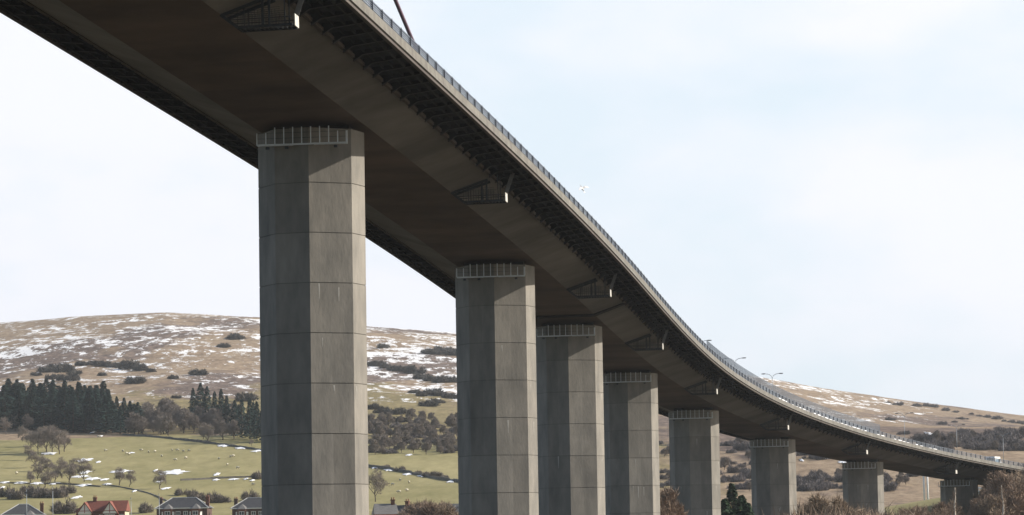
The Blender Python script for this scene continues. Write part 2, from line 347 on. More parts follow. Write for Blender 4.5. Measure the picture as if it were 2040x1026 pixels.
# ---- piers
PIERS = [(0, 20), (1.286, 21.5), (2.177, 22), (3.117, 24), (4.099, 34), (5.093, 34), (6.078, 33), (7.05, 33)]
HW, C7, HD = 1.33, 3.305 * .7071, 1.24
OCT = [(HW, -HD - C7), (HW + C7, -HD), (HW + C7, HD), (HW, HD + C7), (-HW, HD + C7), (-HW - C7, HD), (-HW - C7, -HD), (-HW, -HD - C7)]
def build_pier(idx, st, ori, ground):
    x, y, z, psi, se = path(st); top = z + EYE - D - .42; a = R(ori)
    f = Vector((math.sin(a), math.cos(a), 0)); r = Vector((math.cos(a), -math.sin(a), 0)); c = Vector((x, y, 0))
    mb = MB(); vals = []; rr = random.Random(idx + 11)
    def ring(h, k, sub=2):
        pts = []
        for i in range(8):
            A = Vector(OCT[i]); Bq = Vector(OCT[(i + 1) % 8])
            for t in (0, .5):
                q = A.lerp(Bq, t) * k; p = c + r * q.x + f * q.y; pts.append((p.x, p.y, h))
        return pts
    rings = []; h = top; first = z + EYE - 6.45; lv = []
    hs = [top]; hh = first
    while hh > ground - 2: hs.append(hh); hh -= 3.6
    hs.append(ground - 3)
    for i in range(len(hs) - 1):
        rings.append((hs[i] - (.03 if i else 0), 1.0)); rings.append((hs[i + 1] + .03, 1.0)); 
        rings.append((hs[i + 1] + .03, .988)); rings.append((hs[i + 1] - .03, .988))
    lift = [rr.random() for _ in range(40)]; fac = [[rr.random() for _ in range(16)] for _ in range(40)]
    for h, k in rings: mb.v += ring(h, k)
    for i in range(len(rings) - 1):
        for j in range(16):
            b = i * 16; mb.f.append((b + j, b + 16 + j, b + 16 + (j + 1) % 16, b + (j + 1) % 16)); mb.m.append(0)
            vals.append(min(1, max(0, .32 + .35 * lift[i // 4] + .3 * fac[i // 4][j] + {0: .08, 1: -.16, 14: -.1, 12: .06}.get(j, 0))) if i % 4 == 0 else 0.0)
    mb.f.append(tuple(range(16))[::-1]); mb.m.append(0); vals.append(.5)
    for _ in range(5):              # lime runs and rust marks below the pour joints
        e = rr.choice((0, 0, 7, 1)); t = rr.uniform(.15, .85); A = Vector(OCT[e]).lerp(Vector(OCT[(e + 1) % 8]), t); tn = (Vector(OCT[(e + 1) % 8]) - Vector(OCT[e])).normalized(); nn = Vector((tn.y, -tn.x))
        if nn.dot(A) < 0: nn = -nn
        zt = rr.choice(hs[1:6]) - rr.uniform(.05, .4); ln = rr.uniform(.4, 1.6); wd = rr.uniform(.025, .06)
        pts = [(-wd, 0), (wd, 0), (wd * .7, -ln * .5), (wd * .25, -ln), (-wd * .3, -ln * .9), (-wd * .6, -ln * .4)]
        fp = []
        for dx, dz in pts:
            q_ = A + tn * dx + nn * .006; p = c + r * q_.x + f * q_.y; fp.append((p.x, p.y, zt + dz))
        mb.face(fp, 1); vals.append(.5)
    pr = bpart(mb, 'pier', [conc, lime_m]); tone(pr, vals)
    pr.data.validate()
    # bearing plinths between pier and girder
    hd = R(psi); F = Vector((math.sin(hd), math.cos(hd), 0)); Q = Vector((math.cos(hd), -math.sin(hd), 0))
    for o in (-2.2, 2.2):
        bz = MB(); bz.hexa([c + Q * (o + a_ * .7) + F * b_ * .7 + Vector((0, 0, h)) for h in (top - .05, top + .42) for a_, b_ in ((-1, -1), (1, -1), (1, 1), (-1, 1))])
        bpart(bz, 'bearing', joint_m, pr)
    # access cage: ledge, stanchions and rails along the near face, square to the girder
    cg = MB(); zb = z + EYE - 3.71 + .02; yf = -(HD + C7) - .28
    def C(o, b, h): return c + Q * o + F * b + Vector((0, 0, h))
    x0, x1 = -3.15, 3.42
    for b in (yf, yf + .35): 
        cg.hexa([C(o, b + e, zb + h) for h in (-.07, .05) for o, e in ((x0, -.03), (x1, -.03), (x1, .03), (x0, .03))])
    cg.hexa([C(o, b, zb + h) for h in (-.03, -.005) for o, b in ((x0, yf + .03), (x1, yf + .03), (x1, yf + .32), (x0, yf + .32))])
    n = 11
    for i in range(n):
        o = x0 + (x1 - x0) * i / (n - 1); ht = 1.25 if 2 <= i <= 8 else .86
        w = .035 if i < n - 1 else .07
        cg.hexa([C(o + a_ * w, yf + b_ * .03, zb + h) for h in (0, ht) for a_, b_ in ((-1, -1), (1, -1), (1, 1), (-1, 1))])
    cgo = bpart(cg, 'access_cage', galv, pr)
    rl = MB()
    for h, (i0, i1) in ((.84, (0, 10)), (1.23, (2, 8)), (.45, (0, 10))):
        oa = x0 + (x1 - x0) * i0 / 10; ob = x0 + (x1 - x0) * i1 / 10
        rl.hexa([C(o, yf + e, zb + h + d) for d in (-.012, .012) for o, e in ((oa, -.012), (ob, -.012), (ob, .012), (oa, .012))])
    for o in (-2.4, -1.0, 2.6):     # floodlight brackets under the ledge
        rl.hexa([C(o + a_ * .12, yf + .12 + b_ * .1, zb + h) for h in (-.32, -.14) for a_, b_ in ((-1, -1), (1, -1), (1, 1), (-1, 1))])
    bpart(rl, 'cage_rail', plat_m, pr)
    return pr
# ---------------------------------------------------------------- terrain
BY = np.array([-600, 200, 300, 500, 700, 850, 950, 1100, 1300, 1500, 1700, 1900, 2150, 2400, 2650, 2900, 3030, 3150, 3400, 4000, 7000], float)
BZ = np.array([0, 0, .2, 2, 5, 9, 13, 22, 40, 58, 72, 89, 112, 138, 167, 196, 207, 211, 205, 180, 120], float)
fy = np.arange(-600, 7001, 10.); fz = np.interp(fy, BY, BZ); kk = np.hanning(15); kk /= kk.sum()
fz = np.convolve(np.pad(fz, 7, mode='edge'), kk, 'valid')
SKY = [(-700, 700), (-300, 655), (0, 641), (150, 629), (330, 621), (517, 631), (730, 648), (905, 662), (1200, 700), (1540, 757), (1640, 775), (1800, 800), (2040, 832), (2300, 850), (2700, 880)]
skx = np.array([at(u, v, 3060).x for u, v in SKY]); skz = np.array([at(u, v, 3060).z for u, v in SKY])
def terrain(x, y, detail=True):
    x = np.asarray(x, float); y = np.asarray(y, float)
    b = np.interp(y, fy, fz); z15 = np.interp(1450, fy, fz)
    k = (np.interp(x * 3060 / np.maximum(y, 800), skx, skz) - z15) / (210 - z15)
    z = np.where(y > 1450, z15 + (b - z15) * k, b)
    # embankment that carries the road off the end of the bridge
    z = z + 10.5 * np.exp(-((x - 120) / 55) ** 2 - ((y - 785) / 75) ** 2)
    if detail:
        a = np.clip((y - 800) / 900, 0, 1)
        z = z + a * (fbm(x / 260, y / 330, 21, 3) * 9 + fbm(x / 60, y / 80, 31, 4) * 3.4 * np.clip((y - 1300) / 500, .1, 1) * np.clip((3250 - y) / 500, .35, 1)) + np.clip((y-300)/500,0,1)*fbm(x / 30, y / 40, 41, 2) * .8
    return z
ys = np.concatenate([np.arange(-400, 300, 50), np.arange(300, 850, 12), np.arange(850, 1450, 6), np.arange(1450, 3200, 4.5), np.arange(3200, 7000, 150)])
ts = np.concatenate([-np.geomspace(.6, .17, 22)[:-1], np.linspace(-.17, .17, 330), np.geomspace(.17, .6, 22)[1:]])
YY, TT = np.meshgrid(ys, ts, indexing='ij'); XX = TT * np.maximum(YY, 700)
ZZ = terrain(XX, YY)
nr, nc = XX.shape
co = np.stack([XX, YY, ZZ], -1).reshape(-1, 3)
idx = np.arange(nr * nc).reshape(nr, nc)
q = np.stack([idx[:-1, :-1], idx[:-1, 1:], idx[1:, 1:], idx[1:, :-1]], -1).reshape(-1, 4)
me = bpy.data.meshes.new('hillside'); me.vertices.add(len(co)); me.vertices.foreach_set('co', co.ravel())
me.loops.add(q.size); me.loops.foreach_set('vertex_index', q.ravel().astype(np.int32))
me.polygons.add(len(q)); me.polygons.foreach_set('loop_start', np.arange(0, q.size, 4, dtype=np.int32))
me.update(calc_edges=True); me.validate(); me.polygons.foreach_set('use_smooth', np.ones(len(q), bool))
lat = XX / np.maximum(YY, 700)            # where across the valley
edge = np.interp(lat, [-.15, -.07, -.01, .04, .08, .15], [1495, 1500, 1420, 1080, 1010, 980]) + fbm(XX / 50, YY / 200, 5, 3) * 60
past = 1 / (1 + np.exp((YY - edge) / 10))
snow = np.clip((YY - 1560) / 500, 0, 1) * np.interp(lat, [-.15, -.1, -.02, .06, .115, .145], [.95, 1, .96, .96, .9, .3])
snow = snow * (1 + .45 * fbm(XX / 120, YY / 420, 61, 3)) * np.interp(YY, [1500, 1900, 2300, 2800, 2950, 3060, 3300], [.96, 1.2, 1.07, 1.06, 1.09, 1.6, .9])
heath = np.clip(.5 + 2.2 * fbm(XX / 90, YY / 300, 71, 4) - np.interp(YY, [1000, 1500, 2100, 3000], [.35, .1, .15, .1]), 0, 1)
green = np.clip(np.interp(YY, [1600, 1900, 2150, 2400], [.9, .8, .45, 0]) + fbm(XX / 100, YY / 250, 81, 3) * 1.2, 0, 1) * np.interp(lat, [-.15, -.1, -.06, .16], [.1, .6, 1, .8]) * np.interp(lat, [0, .06], [1, .35])
for nm, a in (('pasture', past), ('snow', snow), ('heath', heath), ('green', green), ('bank', 1 / (1 + np.exp((YY - 740 + fbm(XX / 40, YY / 40, 91, 3) * 60) / 12)))):
    t = me.attributes.new(nm, 'FLOAT', 'POINT'); t.data.foreach_set('value', np.clip(a, 0, 2).ravel().astype(np.float32))
def terrain_mat():
    m = bpy.data.materials.new('hillside_ground'); m.use_nodes = True; t = m.node_tree; n = t.nodes; l = t.links
    b = n['Principled BSDF']; b.inputs['Roughness'].default_value = .95; b.inputs['Specular IOR Level'].default_value = .1
    tc = n.new('ShaderNodeTexCoord')
    def noise(scale, st, det=4, rough=.6):
        p = n.new('ShaderNodeMapping'); p.inputs['Scale'].default_value = st
        z = n.new('ShaderNodeTexNoise'); z.inputs['Scale'].default_value = scale; z.inputs['Detail'].default_value = det; z.inputs['Roughness'].default_value = rough
        l.new(tc.outputs['Object'], p.inputs['Vector']); l.new(p.outputs['Vector'], z.inputs['Vector']); return z.outputs['Fac']
    def ramp(f, p0, c0, p1, c1):
        r = n.new('ShaderNodeValToRGB'); r.color_ramp.elements[0].position = p0; r.color_ramp.elements[1].position = p1
        r.color_ramp.elements[0].color = (*c0, 1); r.color_ramp.elements[1].color = (*c1, 1); l.new(f, r.inputs['Fac']); return r.outputs['Color']
    def attr(nm):
        a = n.new('ShaderNodeAttribute'); a.attribute_name = nm; return a.outputs['Fac']
    def math_(op, a, b_):
        k = n.new('ShaderNodeMath'); k.operation = op
        for i, v in enumerate((a, b_)):
            if isinstance(v, (int, float)): k.inputs[i].default_value = v
            else: l.new(v, k.inputs[i])
        return k.outputs[0]
    def mix(f, A, C):
        k = n.new('ShaderNodeMix'); k.data_type = 'RGBA'; l.new(f, k.inputs['Factor'])
        l.new(A, k.inputs['A']); l.new(C, k.inputs['B']); return k.outputs['Result']
    def step(v, lo, hi):
        k = n.new('ShaderNodeMapRange'); k.interpolation_type = 'SMOOTHSTEP'; k.inputs['From Min'].default_value = lo; k.inputs['From Max'].default_value = hi
        l.new(v, k.inputs['Value']); return k.outputs['Result']
    grass = ramp(math_('ADD', math_('MULTIPLY', noise(.02, (1, .4, 1), 8, .65), .55), math_('MULTIPLY', noise(.16, (1, .25, 1), 6, .7), .45)), .34, (.20, .188, .078), .64, (.37, .325, .165))
    moor = ramp(noise(.05, (1, .35, 1), 8, .7), .3, (.235, .172, .118), .7, (.38, .30, .21))
    heat = ramp(noise(.2, (1, .3, 1), 8, .75), .36, (.085, .066, .058), .64, (.25, .19, .155))
    hillg = ramp(noise(.06, (1, .3, 1), 6, .65), .3, (.20, .17, .08), .7, (.30, .25, .13))
    hz = math_('ADD', math_('MULTIPLY', attr('heath'), .7), math_('MULTIPLY', noise(.07, (1, .4, 1), 5, .65), .6))
    c = mix(step(math_('ADD', attr('green'), math_('SUBTRACT', noise(.05, (1, .4, 1), 4), .5)), .35, .65), moor, hillg)
    c = mix(step(hz, .62, .80), c, heat)
    c = mix(step(attr('pasture'), .4, .6), c, grass)
    bank = ramp(noise(.08, (1, 1, 1), 6, .65), .3, (.035, .03, .02), .7, (.075, .062, .04))
    c = mix(attr('bank'), c, bank)
    fine = ramp(noise(.30, (1, .3, 1), 6, .75), .36, (.6, .58, .58), .62, (1.15, 1.13, 1.12))
    mm = n.new('ShaderNodeMix'); mm.data_type = 'RGBA'; mm.blend_type = 'MULTIPLY'
    l.new(math_('SUBTRACT', 1.0, math_('MULTIPLY', attr('pasture'), .75)), mm.inputs['Factor']); l.new(c, mm.inputs['A']); l.new(fine, mm.inputs['B']); c = mm.outputs['Result']
    snc = ramp(noise(.3, (1, 1, 1), 3), .3, (.78, .80, .84), .7, (.86, .86, .86))
    sv = math_('ADD', math_('MULTIPLY', noise(.17, (.66, .2, 0), 8, .76), .72), math_('MULTIPLY', noise(.03, (.6, .35, 0), 4, .55), .38))
    th = math_('SUBTRACT', .80, math_('MULTIPLY', attr('snow'), .21))
    c = mix(step(math_('SUBTRACT', sv, th), 0, .025), c, snc)
    l.new(c, b.inputs['Base Color']); return m
me.materials.append(terrain_mat())
ter = bpy.data.objects.new('hillside', me); col.objects.link(ter); tag(ter, kind='structure')
def gz(x, y): return float(terrain(x, y))
hy = np.concatenate([np.arange(500, 1600, 3.), np.arange(1600, 3300, 5.)])
def hit(u, v, y0=500):          # where the sight line through a measured photo point meets the ground
    d = ray(u, v); k = hy[hy >= y0]; zz = terrain(d.x / d.y * k, k); rz = EYE + d.z / d.y * k
    i = int(np.argmax(zz >= rz))
    if zz[i] < rz[i]: i = len(k) - 1
    y = k[i]; x = d.x / d.y * y; return Vector((x, y, gz(x, y)))
for i, (st, ori) in enumerate(PIERS):
    v = path(st); pr = build_pier(i, st, ori, gz(v[0], v[1]))
# ---------------------------------------------------------------- vegetation makers
def leafmesh(name, tris, mats, mi=None):
    v = np.asarray(tris, np.float32); k = v.shape[1]; n = len(v)
    me = bpy.data.meshes.new(name); me.vertices.add(n * k); me.vertices.foreach_set('co', v.reshape(-1, 3).ravel())
    me.loops.add(n * k); me.loops.foreach_set('vertex_index', np.arange(n * k, dtype=np.int32))
    me.polygons.add(n); me.polygons.foreach_set('loop_start', np.arange(0, n * k, k, dtype=np.int32))
    me.update(calc_edges=True)
    for m in mats: me.materials.append(m)
    if mi is not None: me.polygons.foreach_set('material_index', np.asarray(mi, np.int32))
    return me
con1 = mat('conifer_needles_dark', (.026, .060, .055), .9, .35, .4)
con2 = mat('conifer_needles_light', (.042, .086, .072), .9, .3, .4)
bark = mat('bark', (.09, .07, .055), .9, .3, 2)
twig_g = mat('twigs_grey', (.25, .215, .19), .9, .25, .6)
twig_b = mat('twigs_brown', (.33, .255, .185), .9, .3, .6)
twig_r = mat('twigs_reddish', (.27, .20, .15), .9, .3, .6)
birch = mat('birch_bark', (.62, .56, .48), .8, .25, 1.5)
scr_d = mat('scrub_dark', (.06, .06, .06), .9, .4, .3)
scr_l = mat('scrub_light', (.13, .115, .10), .9, .35, .3)
ever = mat('cypress_dark', (.018, .04, .022), .9, .3, .6); ever2 = mat('cypress_light', (.07, .12, .065), .9, .3, .6)
def conifer(seed, H=20, rad=3.2, n=1300, mats=None, tip=1.0, size=.85):
    r = np.random.default_rng(seed); t = r.random(n) ** .8
    prof = (1 - t) ** .85 * (1 + .28 * np.sin(t * 38 + r.random() * 6)) * (.7 + .6 * r.random(n))
    a = r.random(n) * 6.283; lob = 1 + .22 * np.sin(3 * a + r.random() * 6) + .12 * np.sin(7 * a)
    rr = rad * prof * lob * (.35 + .65 * r.random(n) ** .5) + .12; z = H * (.06 + .94 * t)
    c = np.stack([rr * np.cos(a), rr * np.sin(a), z - .22 * rr], -1)
    o = np.stack([np.cos(a), np.sin(a), -.45 + .5 * r.random(n)], -1); s = np.stack([-np.sin(a), np.cos(a), .4 * r.normal(size=n)], -1)
    L = (size * (.6 + .8 * r.random(n)) * (1 - .45 * t))[:, None]
    tri = np.stack([c - o * L * .6, c + s * L * .55, c + o * L, c - s * L * .55], 1)
    mi = (r.random(n) < .3).astype(int)
    tk = MB(); tk.tube([(0, 0, -.5), (0, 0, H * .5), (0, 0, H * .97)], [H * .014, H * .008, .03], 6)
    return tk.mesh('trunk', bark, True), leafmesh('crown', tri, mats or [con1, con2], mi)
def baretree(seed, H=11, trunkf=.28, spread=.62, lev=5, limbs=4, tw=6, tm=None, bm=None, thick=.05, up=.25):
    r = random.Random(seed); tk = MB(); cr = MB()
    def grow(p, d, L, rad, l):
        q = p + d * L * .5 + Vector((r.gauss(0, .06), r.gauss(0, .06), r.gauss(0, .03))) * L; e = q + (d + Vector((r.gauss(0, .18), r.gauss(0, .18), r.gauss(.05, .1)))).normalized() * L * .5
        mb = tk if l <= 1 else cr
        if l < 3: mb.tube([p, q, e], [rad, rad * .8, rad * .62], 5 if l < 2 else 3, cap=False)
        else:
            s = d.cross(Vector((r.gauss(0, 1), r.gauss(0, 1), r.gauss(0, 1)))).normalized() * max(rad, thick * .5)
            cr.face([p - s, p + s, e + s * .4, e - s * .4])
        if l >= lev:
            for _ in range(tw):
                dd = (d + Vector((r.gauss(0, .7), r.gauss(0, .7), r.gauss(.1, .55)))).normalized(); b = p.lerp(e, r.random())
                s = dd.cross(Vector((r.gauss(0, 1), r.gauss(0, 1), r.gauss(0, 1)))).normalized() * thick * (.5 + .6 * r.random()); t = b + dd * L * (.7 + .7 * r.random())
                cr.face([b - s, b + s, t])
            return
        n = limbs if l == 0 else (3 if r.random() < .65 else 2)
        for i in range(n):
            a = 6.283 * (i + r.random() * .7) / n; u = d.cross(Vector((.3, .9, .1))).normalized(); v = d.cross(u)
            dd = (d * (1 - spread * .5) + (u * math.cos(a) + v * math.sin(a)) * spread * (.6 + .7 * r.random()) + Vector((0, 0, up * .5))).normalized()
            grow(p.lerp(e, r.uniform(.45, 1)), dd, L * (.62 + .25 * r.random()), rad * .58, l + 1)
        if l == 0: grow(e, (d + Vector((r.gauss(0, .12), r.gauss(0, .12), .3))).normalized(), L * .95, rad * .75, 1)
        else: grow(e, (d + Vector((0, 0, up))).normalized(), L * .7, rad * .55, l + 1)
    grow(Vector((0, 0, -.3)), Vector((r.gauss(0, .05), r.gauss(0, .05), 1)).normalized(), H * trunkf, H * .022, 0)
    return tk.mesh('trunk', bm or bark, True), cr.mesh('crown', tm or twig_g)
def tall(ms): return max(v.co.z for v in ms[1].vertices)
def bush(seed, w=5, h=3.2, n=900, mats=None, tw=.16, size=.55):
    # twiggy shrub: stems fanning up from the ground with many small sprays through an uneven dome
    r = np.random.default_rng(seed); nl = 9
    lx = r.normal(size=(nl, 2)) * w * .26; lh = h * (.55 + .5 * r.random(nl)); lr = w * (.16 + .16 * r.random(nl))
    k = r.integers(0, nl, n); a = r.random(n) * 6.283; e = np.arccos(r.random(n)); q = r.random(n) ** .4
    c = np.stack([lx[k, 0] + lr[k] * q * np.sin(e) * np.cos(a), lx[k, 1] + lr[k] * q * np.sin(e) * np.sin(a), lh[k] * (.12 + .88 * q * np.cos(e)) * (.8 + .3 * r.random(n))], -1)
    d = np.stack([np.sin(e) * np.cos(a), np.sin(e) * np.sin(a), np.cos(e) + .3], -1) + r.normal(size=(n, 3)) * .5; d /= np.linalg.norm(d, axis=1)[:, None]
    s = np.cross(d, r.normal(size=(n, 3))); s /= np.linalg.norm(s, axis=1)[:, None]
    L = (size * (.5 + r.random(n)))[:, None]
    tri = np.stack([c - d * L - s * tw, c - d * L + s * tw, c + d * L], 1)
    st = MB()
    for i in range(nl):
        st.tube([(lx[i, 0] * .15, lx[i, 1] * .15, -.3), (lx[i, 0] * .7, lx[i, 1] * .7, lh[i] * .45), (lx[i, 0] * 1.1, lx[i, 1] * 1.1, lh[i] * .85)], [.07, .05, .02], 4)
    return st.mesh('stem', bark), leafmesh('crown', tri, mats, (r.random(n) < .4).astype(int))
PROTO = {}
def plant(kind, p, sc_, label, cat, group, name, meshes, rz=None, sy=1):
    key = (kind, name)
    if key not in PROTO:
        o = empty(name); part(meshes[0].name.split('.')[0], meshes[0], o); part('crown', meshes[1], o); PROTO[key] = o
    else: o = copy_tree(PROTO[key])
    o.location = p; o.rotation_euler = (0, 0, rnd.random() * 6.283 if rz is None else rz); o.scale = (sc_ * sy, sc_ * sy, sc_)
    tag(o, label, cat, group); return o
MC = [conifer(100 + i, 20, 3.1 + .35 * i, 1500) for i in range(4)]
MT = [baretree(200 + i, 11, .22 + .03 * i, .62, 5, 3, 6, twig_g, bark, .05) for i in range(4)]
MTf = [baretree(300 + i, 12, .2, .66, 5, 4, 7, twig_g, bark, .085) for i in range(4)]
MS = [bush(400 + i, 9, 4.6 + i * .5, 1700, [scr_d, scr_l], .2, .75) for i in range(4)]
MB_ = [bush(500 + i, 6, 4, 2200, [twig_b, twig_r], .05, .8) for i in range(3)]
MG = [bush(520 + i, 5, 3.4, 1500, [twig_g, scr_l], .09, .6) for i in range(2)]
MR = [baretree(600 + i, 8, .2, .55, 5, 5, 7, twig_b if i % 2 else twig_r, bark, .03, up=.4) for i in range(4)]
def birchtree(seed, H=9):
    r = random.Random(seed); tk = MB(); cr = MB(); ax = [Vector((math.sin(i * 1.3) * .10, math.cos(i * 1.7) * .10, H * i / 8 - (.3 if i == 0 else 0))) for i in range(9)]
    tk.tube(ax, [.24, .21, .20, .18, .16, .13, .10, .06, .03], 7)
    for i in range(34):
        t = r.uniform(.45, .98); p = ax[int(t * 8)].lerp(ax[min(8, int(t * 8) + 1)], t * 8 - int(t * 8)); a = r.random() * 6.283; L = (1.1 - t) * 2.6
        e = p + Vector((math.cos(a) * .55, math.sin(a) * .55, .8)) * L; cr.tube([p, e], [.035, .012], 4, cap=False)
        for _ in range(9):
            b_ = p.lerp(e, r.random()); d = Vector((r.gauss(0, .5), r.gauss(0, .5), r.gauss(.3, .5))).normalized(); s_ = d.cross(Vector((r.gauss(0, 1), r.gauss(0, 1), .3))).normalized() * .012
            cr.face([b_ - s_, b_ + s_, b_ + d * r.uniform(.4, .9)])
    return tk.mesh('trunk', birch, True), cr.mesh('crown', twig_r)
MW = [birchtree(700)]
# ---- conifer plantation and far woods
r2 = random.Random(21)
def conif(u, v, sc_): 
    k = r2.randrange(4); plant('con%d' % k, hit(u, v, 1300), sc_, 'dark green conifer in the dense plantation below the moor', 'tree', 'conifers in the plantation', 'conifer_tree', MC[k], sy=r2.uniform(1.15, 1.7))
for row, (va, vb) in enumerate(((852, 866), (846, 860), (840, 854), (834, 848), (827, 840))):
    u = -60 + r2.random() * 10
    while u < 275:
        if not (row > 2 and u > 225):
            f = (u + 60) / 335; conif(u, va + (vb - va) * f + r2.uniform(-2, 2), r2.choice((.55, .72, .82, .9, .98)) * r2.uniform(.92, 1.05) * (1.0 if u < 215 else .85 if u < 245 else .68))
        u += r2.uniform(10, 17)
for u, v, s in [(385, 842, .8), (400, 846, .95), (413, 850, .9), (428, 852, .8), (441, 858, .9), (452, 862, .8), (468, 868, .75), (482, 872, .8), (498, 876, .85), (512, 878, .8), (528, 880, .85), (476, 862, .6), (505, 868, .7), (545, 880, .9), (560, 880, .9)]:
    k = r2.randrange(4); plant('con%d' % k, hit(u, v, 1300), s, 'dark conifer at the end of the wood by the field wall', 'tree', 'conifers by the field wall', 'conifer_tree', MC[k], sy=1.1)
def bare(u, v, hpx, label, group, ms=None, y0=1000, name='bare_tree', cat='tree', ref=11.5):
    ms = ms or MTf; p = hit(u, v, y0); k = r2.randrange(len(ms)); h = hpx / FPX * p.y
    return plant('%s%d' % (ms[0][1].name, k), p, h / tall(ms[k]), label, cat, group, name, ms[k])
for i in range(70):
    u = r2.uniform(268, 525); v = 868 + (u - 268) * .055 - r2.random() ** 1.3 * 40
    bare(u, v, r2.uniform(26, 50), 'grey leafless tree in the wood above the wall', 'bare trees in the far wood')
def shrub(u, v, wpx, label, group=None, ms=None, y0=700, w=9, sy=1.0, name='shrub', cat='shrub'):
    ms = ms or MS; p = hit(u, v, y0); k = r2.randrange(len(ms)); s = wpx / FPX * p.y / w
    return plant('%s%d' % (ms[0][1].name, k), p, s, label, cat, group, name, ms[k], sy=sy)
thk = mat('thicket_twigs', (.20, .178, .178), .9, .3, .5); thk2 = mat('thicket_twigs_dark', (.12, .112, .115), .9, .3, .5)
MK = [bush(450 + i, 9, 3.4 + i * .5, 1600, [thk, thk2], .10, .85) for i in range(3)]
for i in range(80):
    u = r2.uniform(735, 925); v = 906 - r2.random() ** 1.4 * 66
    bare(u, v, r2.uniform(17, 32), 'grey leafless tree in the wood on the slope between the two nearest piers', 'bare trees on the slope behind the piers')
for i in range(45):
    shrub(r2.uniform(735, 925), 904 - r2.random() ** 1.3 * 62, r2.uniform(16, 34), 'grey thicket bush among the bare trees on the slope between the two nearest piers', 'thicket on the slope behind the piers', MK, 1000, name='thicket_bush')
for u, v, h in [(30, 858, 36), (55, 862, 40), (12, 866, 38), (76, 905, 56), (92, 903, 60), (104, 903, 58), (118, 905, 52), (128, 900, 46), (62, 900, 44), (82, 890, 44), (45, 880, 34)]:
    bare(u, v, h, 'tall grey bare tree in the clump beside the left field', 'bare trees beside the left field', MT)
for u, v, h in [(58, 918, 34), (70, 932, 36), (84, 940, 36), (96, 950, 40), (75, 955, 36), (110, 962, 40), (122, 952, 44), (100, 968, 36), (138, 962, 44), (60, 965, 30), (90, 972, 34), (150, 948, 38)]:
    bare(u, v, h, 'scrubby bare tree in the gully running down to the houses', 'bare trees in the gully', MT)
solo = [(168, 960, 50, 'spreading bare tree above the red roofed house'), (238, 968, 40, 'small bare tree beside the snow patch left of mid field'), (258, 970, 36, 'crooked dark bare tree in mid field'), (318, 975, 42, 'bare tree leaning over the snow near the slate roofed house'), (414, 883, 42, 'lone round bare tree at the top field wall'), (502, 890, 16, 'small round bare tree beside the first pier on the wall'), (748, 1000, 70, 'tall bare tree just right of the first pier')]
for u, v, h, lb in solo: bare(u, v, h, lb, None, MT)
# shrubs in the lower fields
for u, v, wd in [(10, 990, 34), (30, 996, 34), (52, 985, 30), (70, 990, 36), (92, 992, 40), (118, 992, 36), (132, 984, 30)]:
    shrub(u, v, wd, 'dark leafless thicket behind the leftmost grey roof', 'thicket left of the red house', MG, w=5)
for u, v, wd in [(360, 988, 26), (380, 992, 26), (398, 1000, 34), (420, 1002, 36), (438, 1002, 30)]:
    shrub(u, v, wd, 'grey bush in the row behind the middle slate roof', 'bushes behind the slate roofed house', MG, w=5)
for u, v, wd, lb in [(125, 1024, 46, 'brown bush left of the red roofed house'), (285, 1022, 34, 'pale twiggy bush between red house and slate house'), (514, 955, 26, 'round bush at the fence beside the first pier'), (494, 998, 34, 'grey bush above the slate roof next to the first pier')]:
    shrub(u, v, wd, lb, None, MG, w=5)
for u, v, wd, lb in [(772, 934, 16, 'first small bush on the snowy wall'), (798, 940, 22, 'round bush on the snowy wall, second from the pier'), (834, 946, 14, 'smallest bush on the snowy wall'), (852, 950, 20, 'bush left of the largest one on the snowy wall'), (866, 952, 26, 'largest bush on the snowy wall'), (887, 956, 18, 'last bush on the snowy wall before the second pier')]:
    shrub(u, v, wd, lb, None, MG, w=5)
# dark scrub clumps on the open hill
scrub = [(75, 745), (95, 738), (115, 735), (132, 738), (150, 742), (105, 752), (128, 754), (146, 755), (168, 725), (185, 724), (205, 726), (228, 728), (246, 728), (262, 732), (280, 735), (300, 738), (202, 745), (342, 752), (273, 760), (392, 744), (445, 688), (470, 672),
         (352, 790), (486, 796), (738, 724), (752, 726), (768, 730), (784, 734), (800, 736), (818, 740), (835, 742), (850, 700), (866, 702), (885, 700), (900, 704), (760, 690), (842, 752), (858, 756), (876, 758), (895, 758), (740, 812), (755, 820), (826, 780), (842, 786), (862, 784), (880, 786), (898, 790), (760, 815), (785, 822), (800, 838), (870, 800), (852, 806),
         (1770, 799), (1790, 804), (1826, 806), (1845, 806), (1862, 808), (1884, 815), (1902, 818), (1935, 822), (1952, 826), (1968, 828), (1984, 832), (2000, 836), (2015, 838), (2030, 840), (2045, 842), (1774, 834), (1802, 862), (1880, 842), (1918, 856), (1900, 838), (1916, 832), (1990, 850), (2016, 855)]
for u, v in scrub:
    if u > 1700: shrub(u, v + 4, r2.uniform(9, 20), 'grey brown bush on the skyline ridge at right', 'bushes on the right ridge', MK, 1300, sy=1.2, name='ridge_bush')
    else: shrub(u, v + 4, r2.uniform(14, 34), 'dark low scrub clump on the snowy hillside', 'scrub clumps on the hillside', MS, 1300, sy=1.25, name='scrub_clump')
for i in range(230):
    u = r2.uniform(1480, 2080); v = r2.uniform(872, 905) - (6 if u > 1900 else 0)
    if u < 1830: v = r2.choice((r2.uniform(897, 917), r2.uniform(950, 962), r2.uniform(966, 980)))
    if i % 4: shrub(u, v, r2.uniform(20, 46), 'blue grey thicket bush behind the far end of the bridge', 'thicket behind the far end of the bridge', MK, 1000, name='thicket_bush')
    else: bare(u, v, r2.uniform(14, 26), 'blue grey bare tree in the wood behind the far end of the bridge', 'bare trees behind the far end of the bridge')
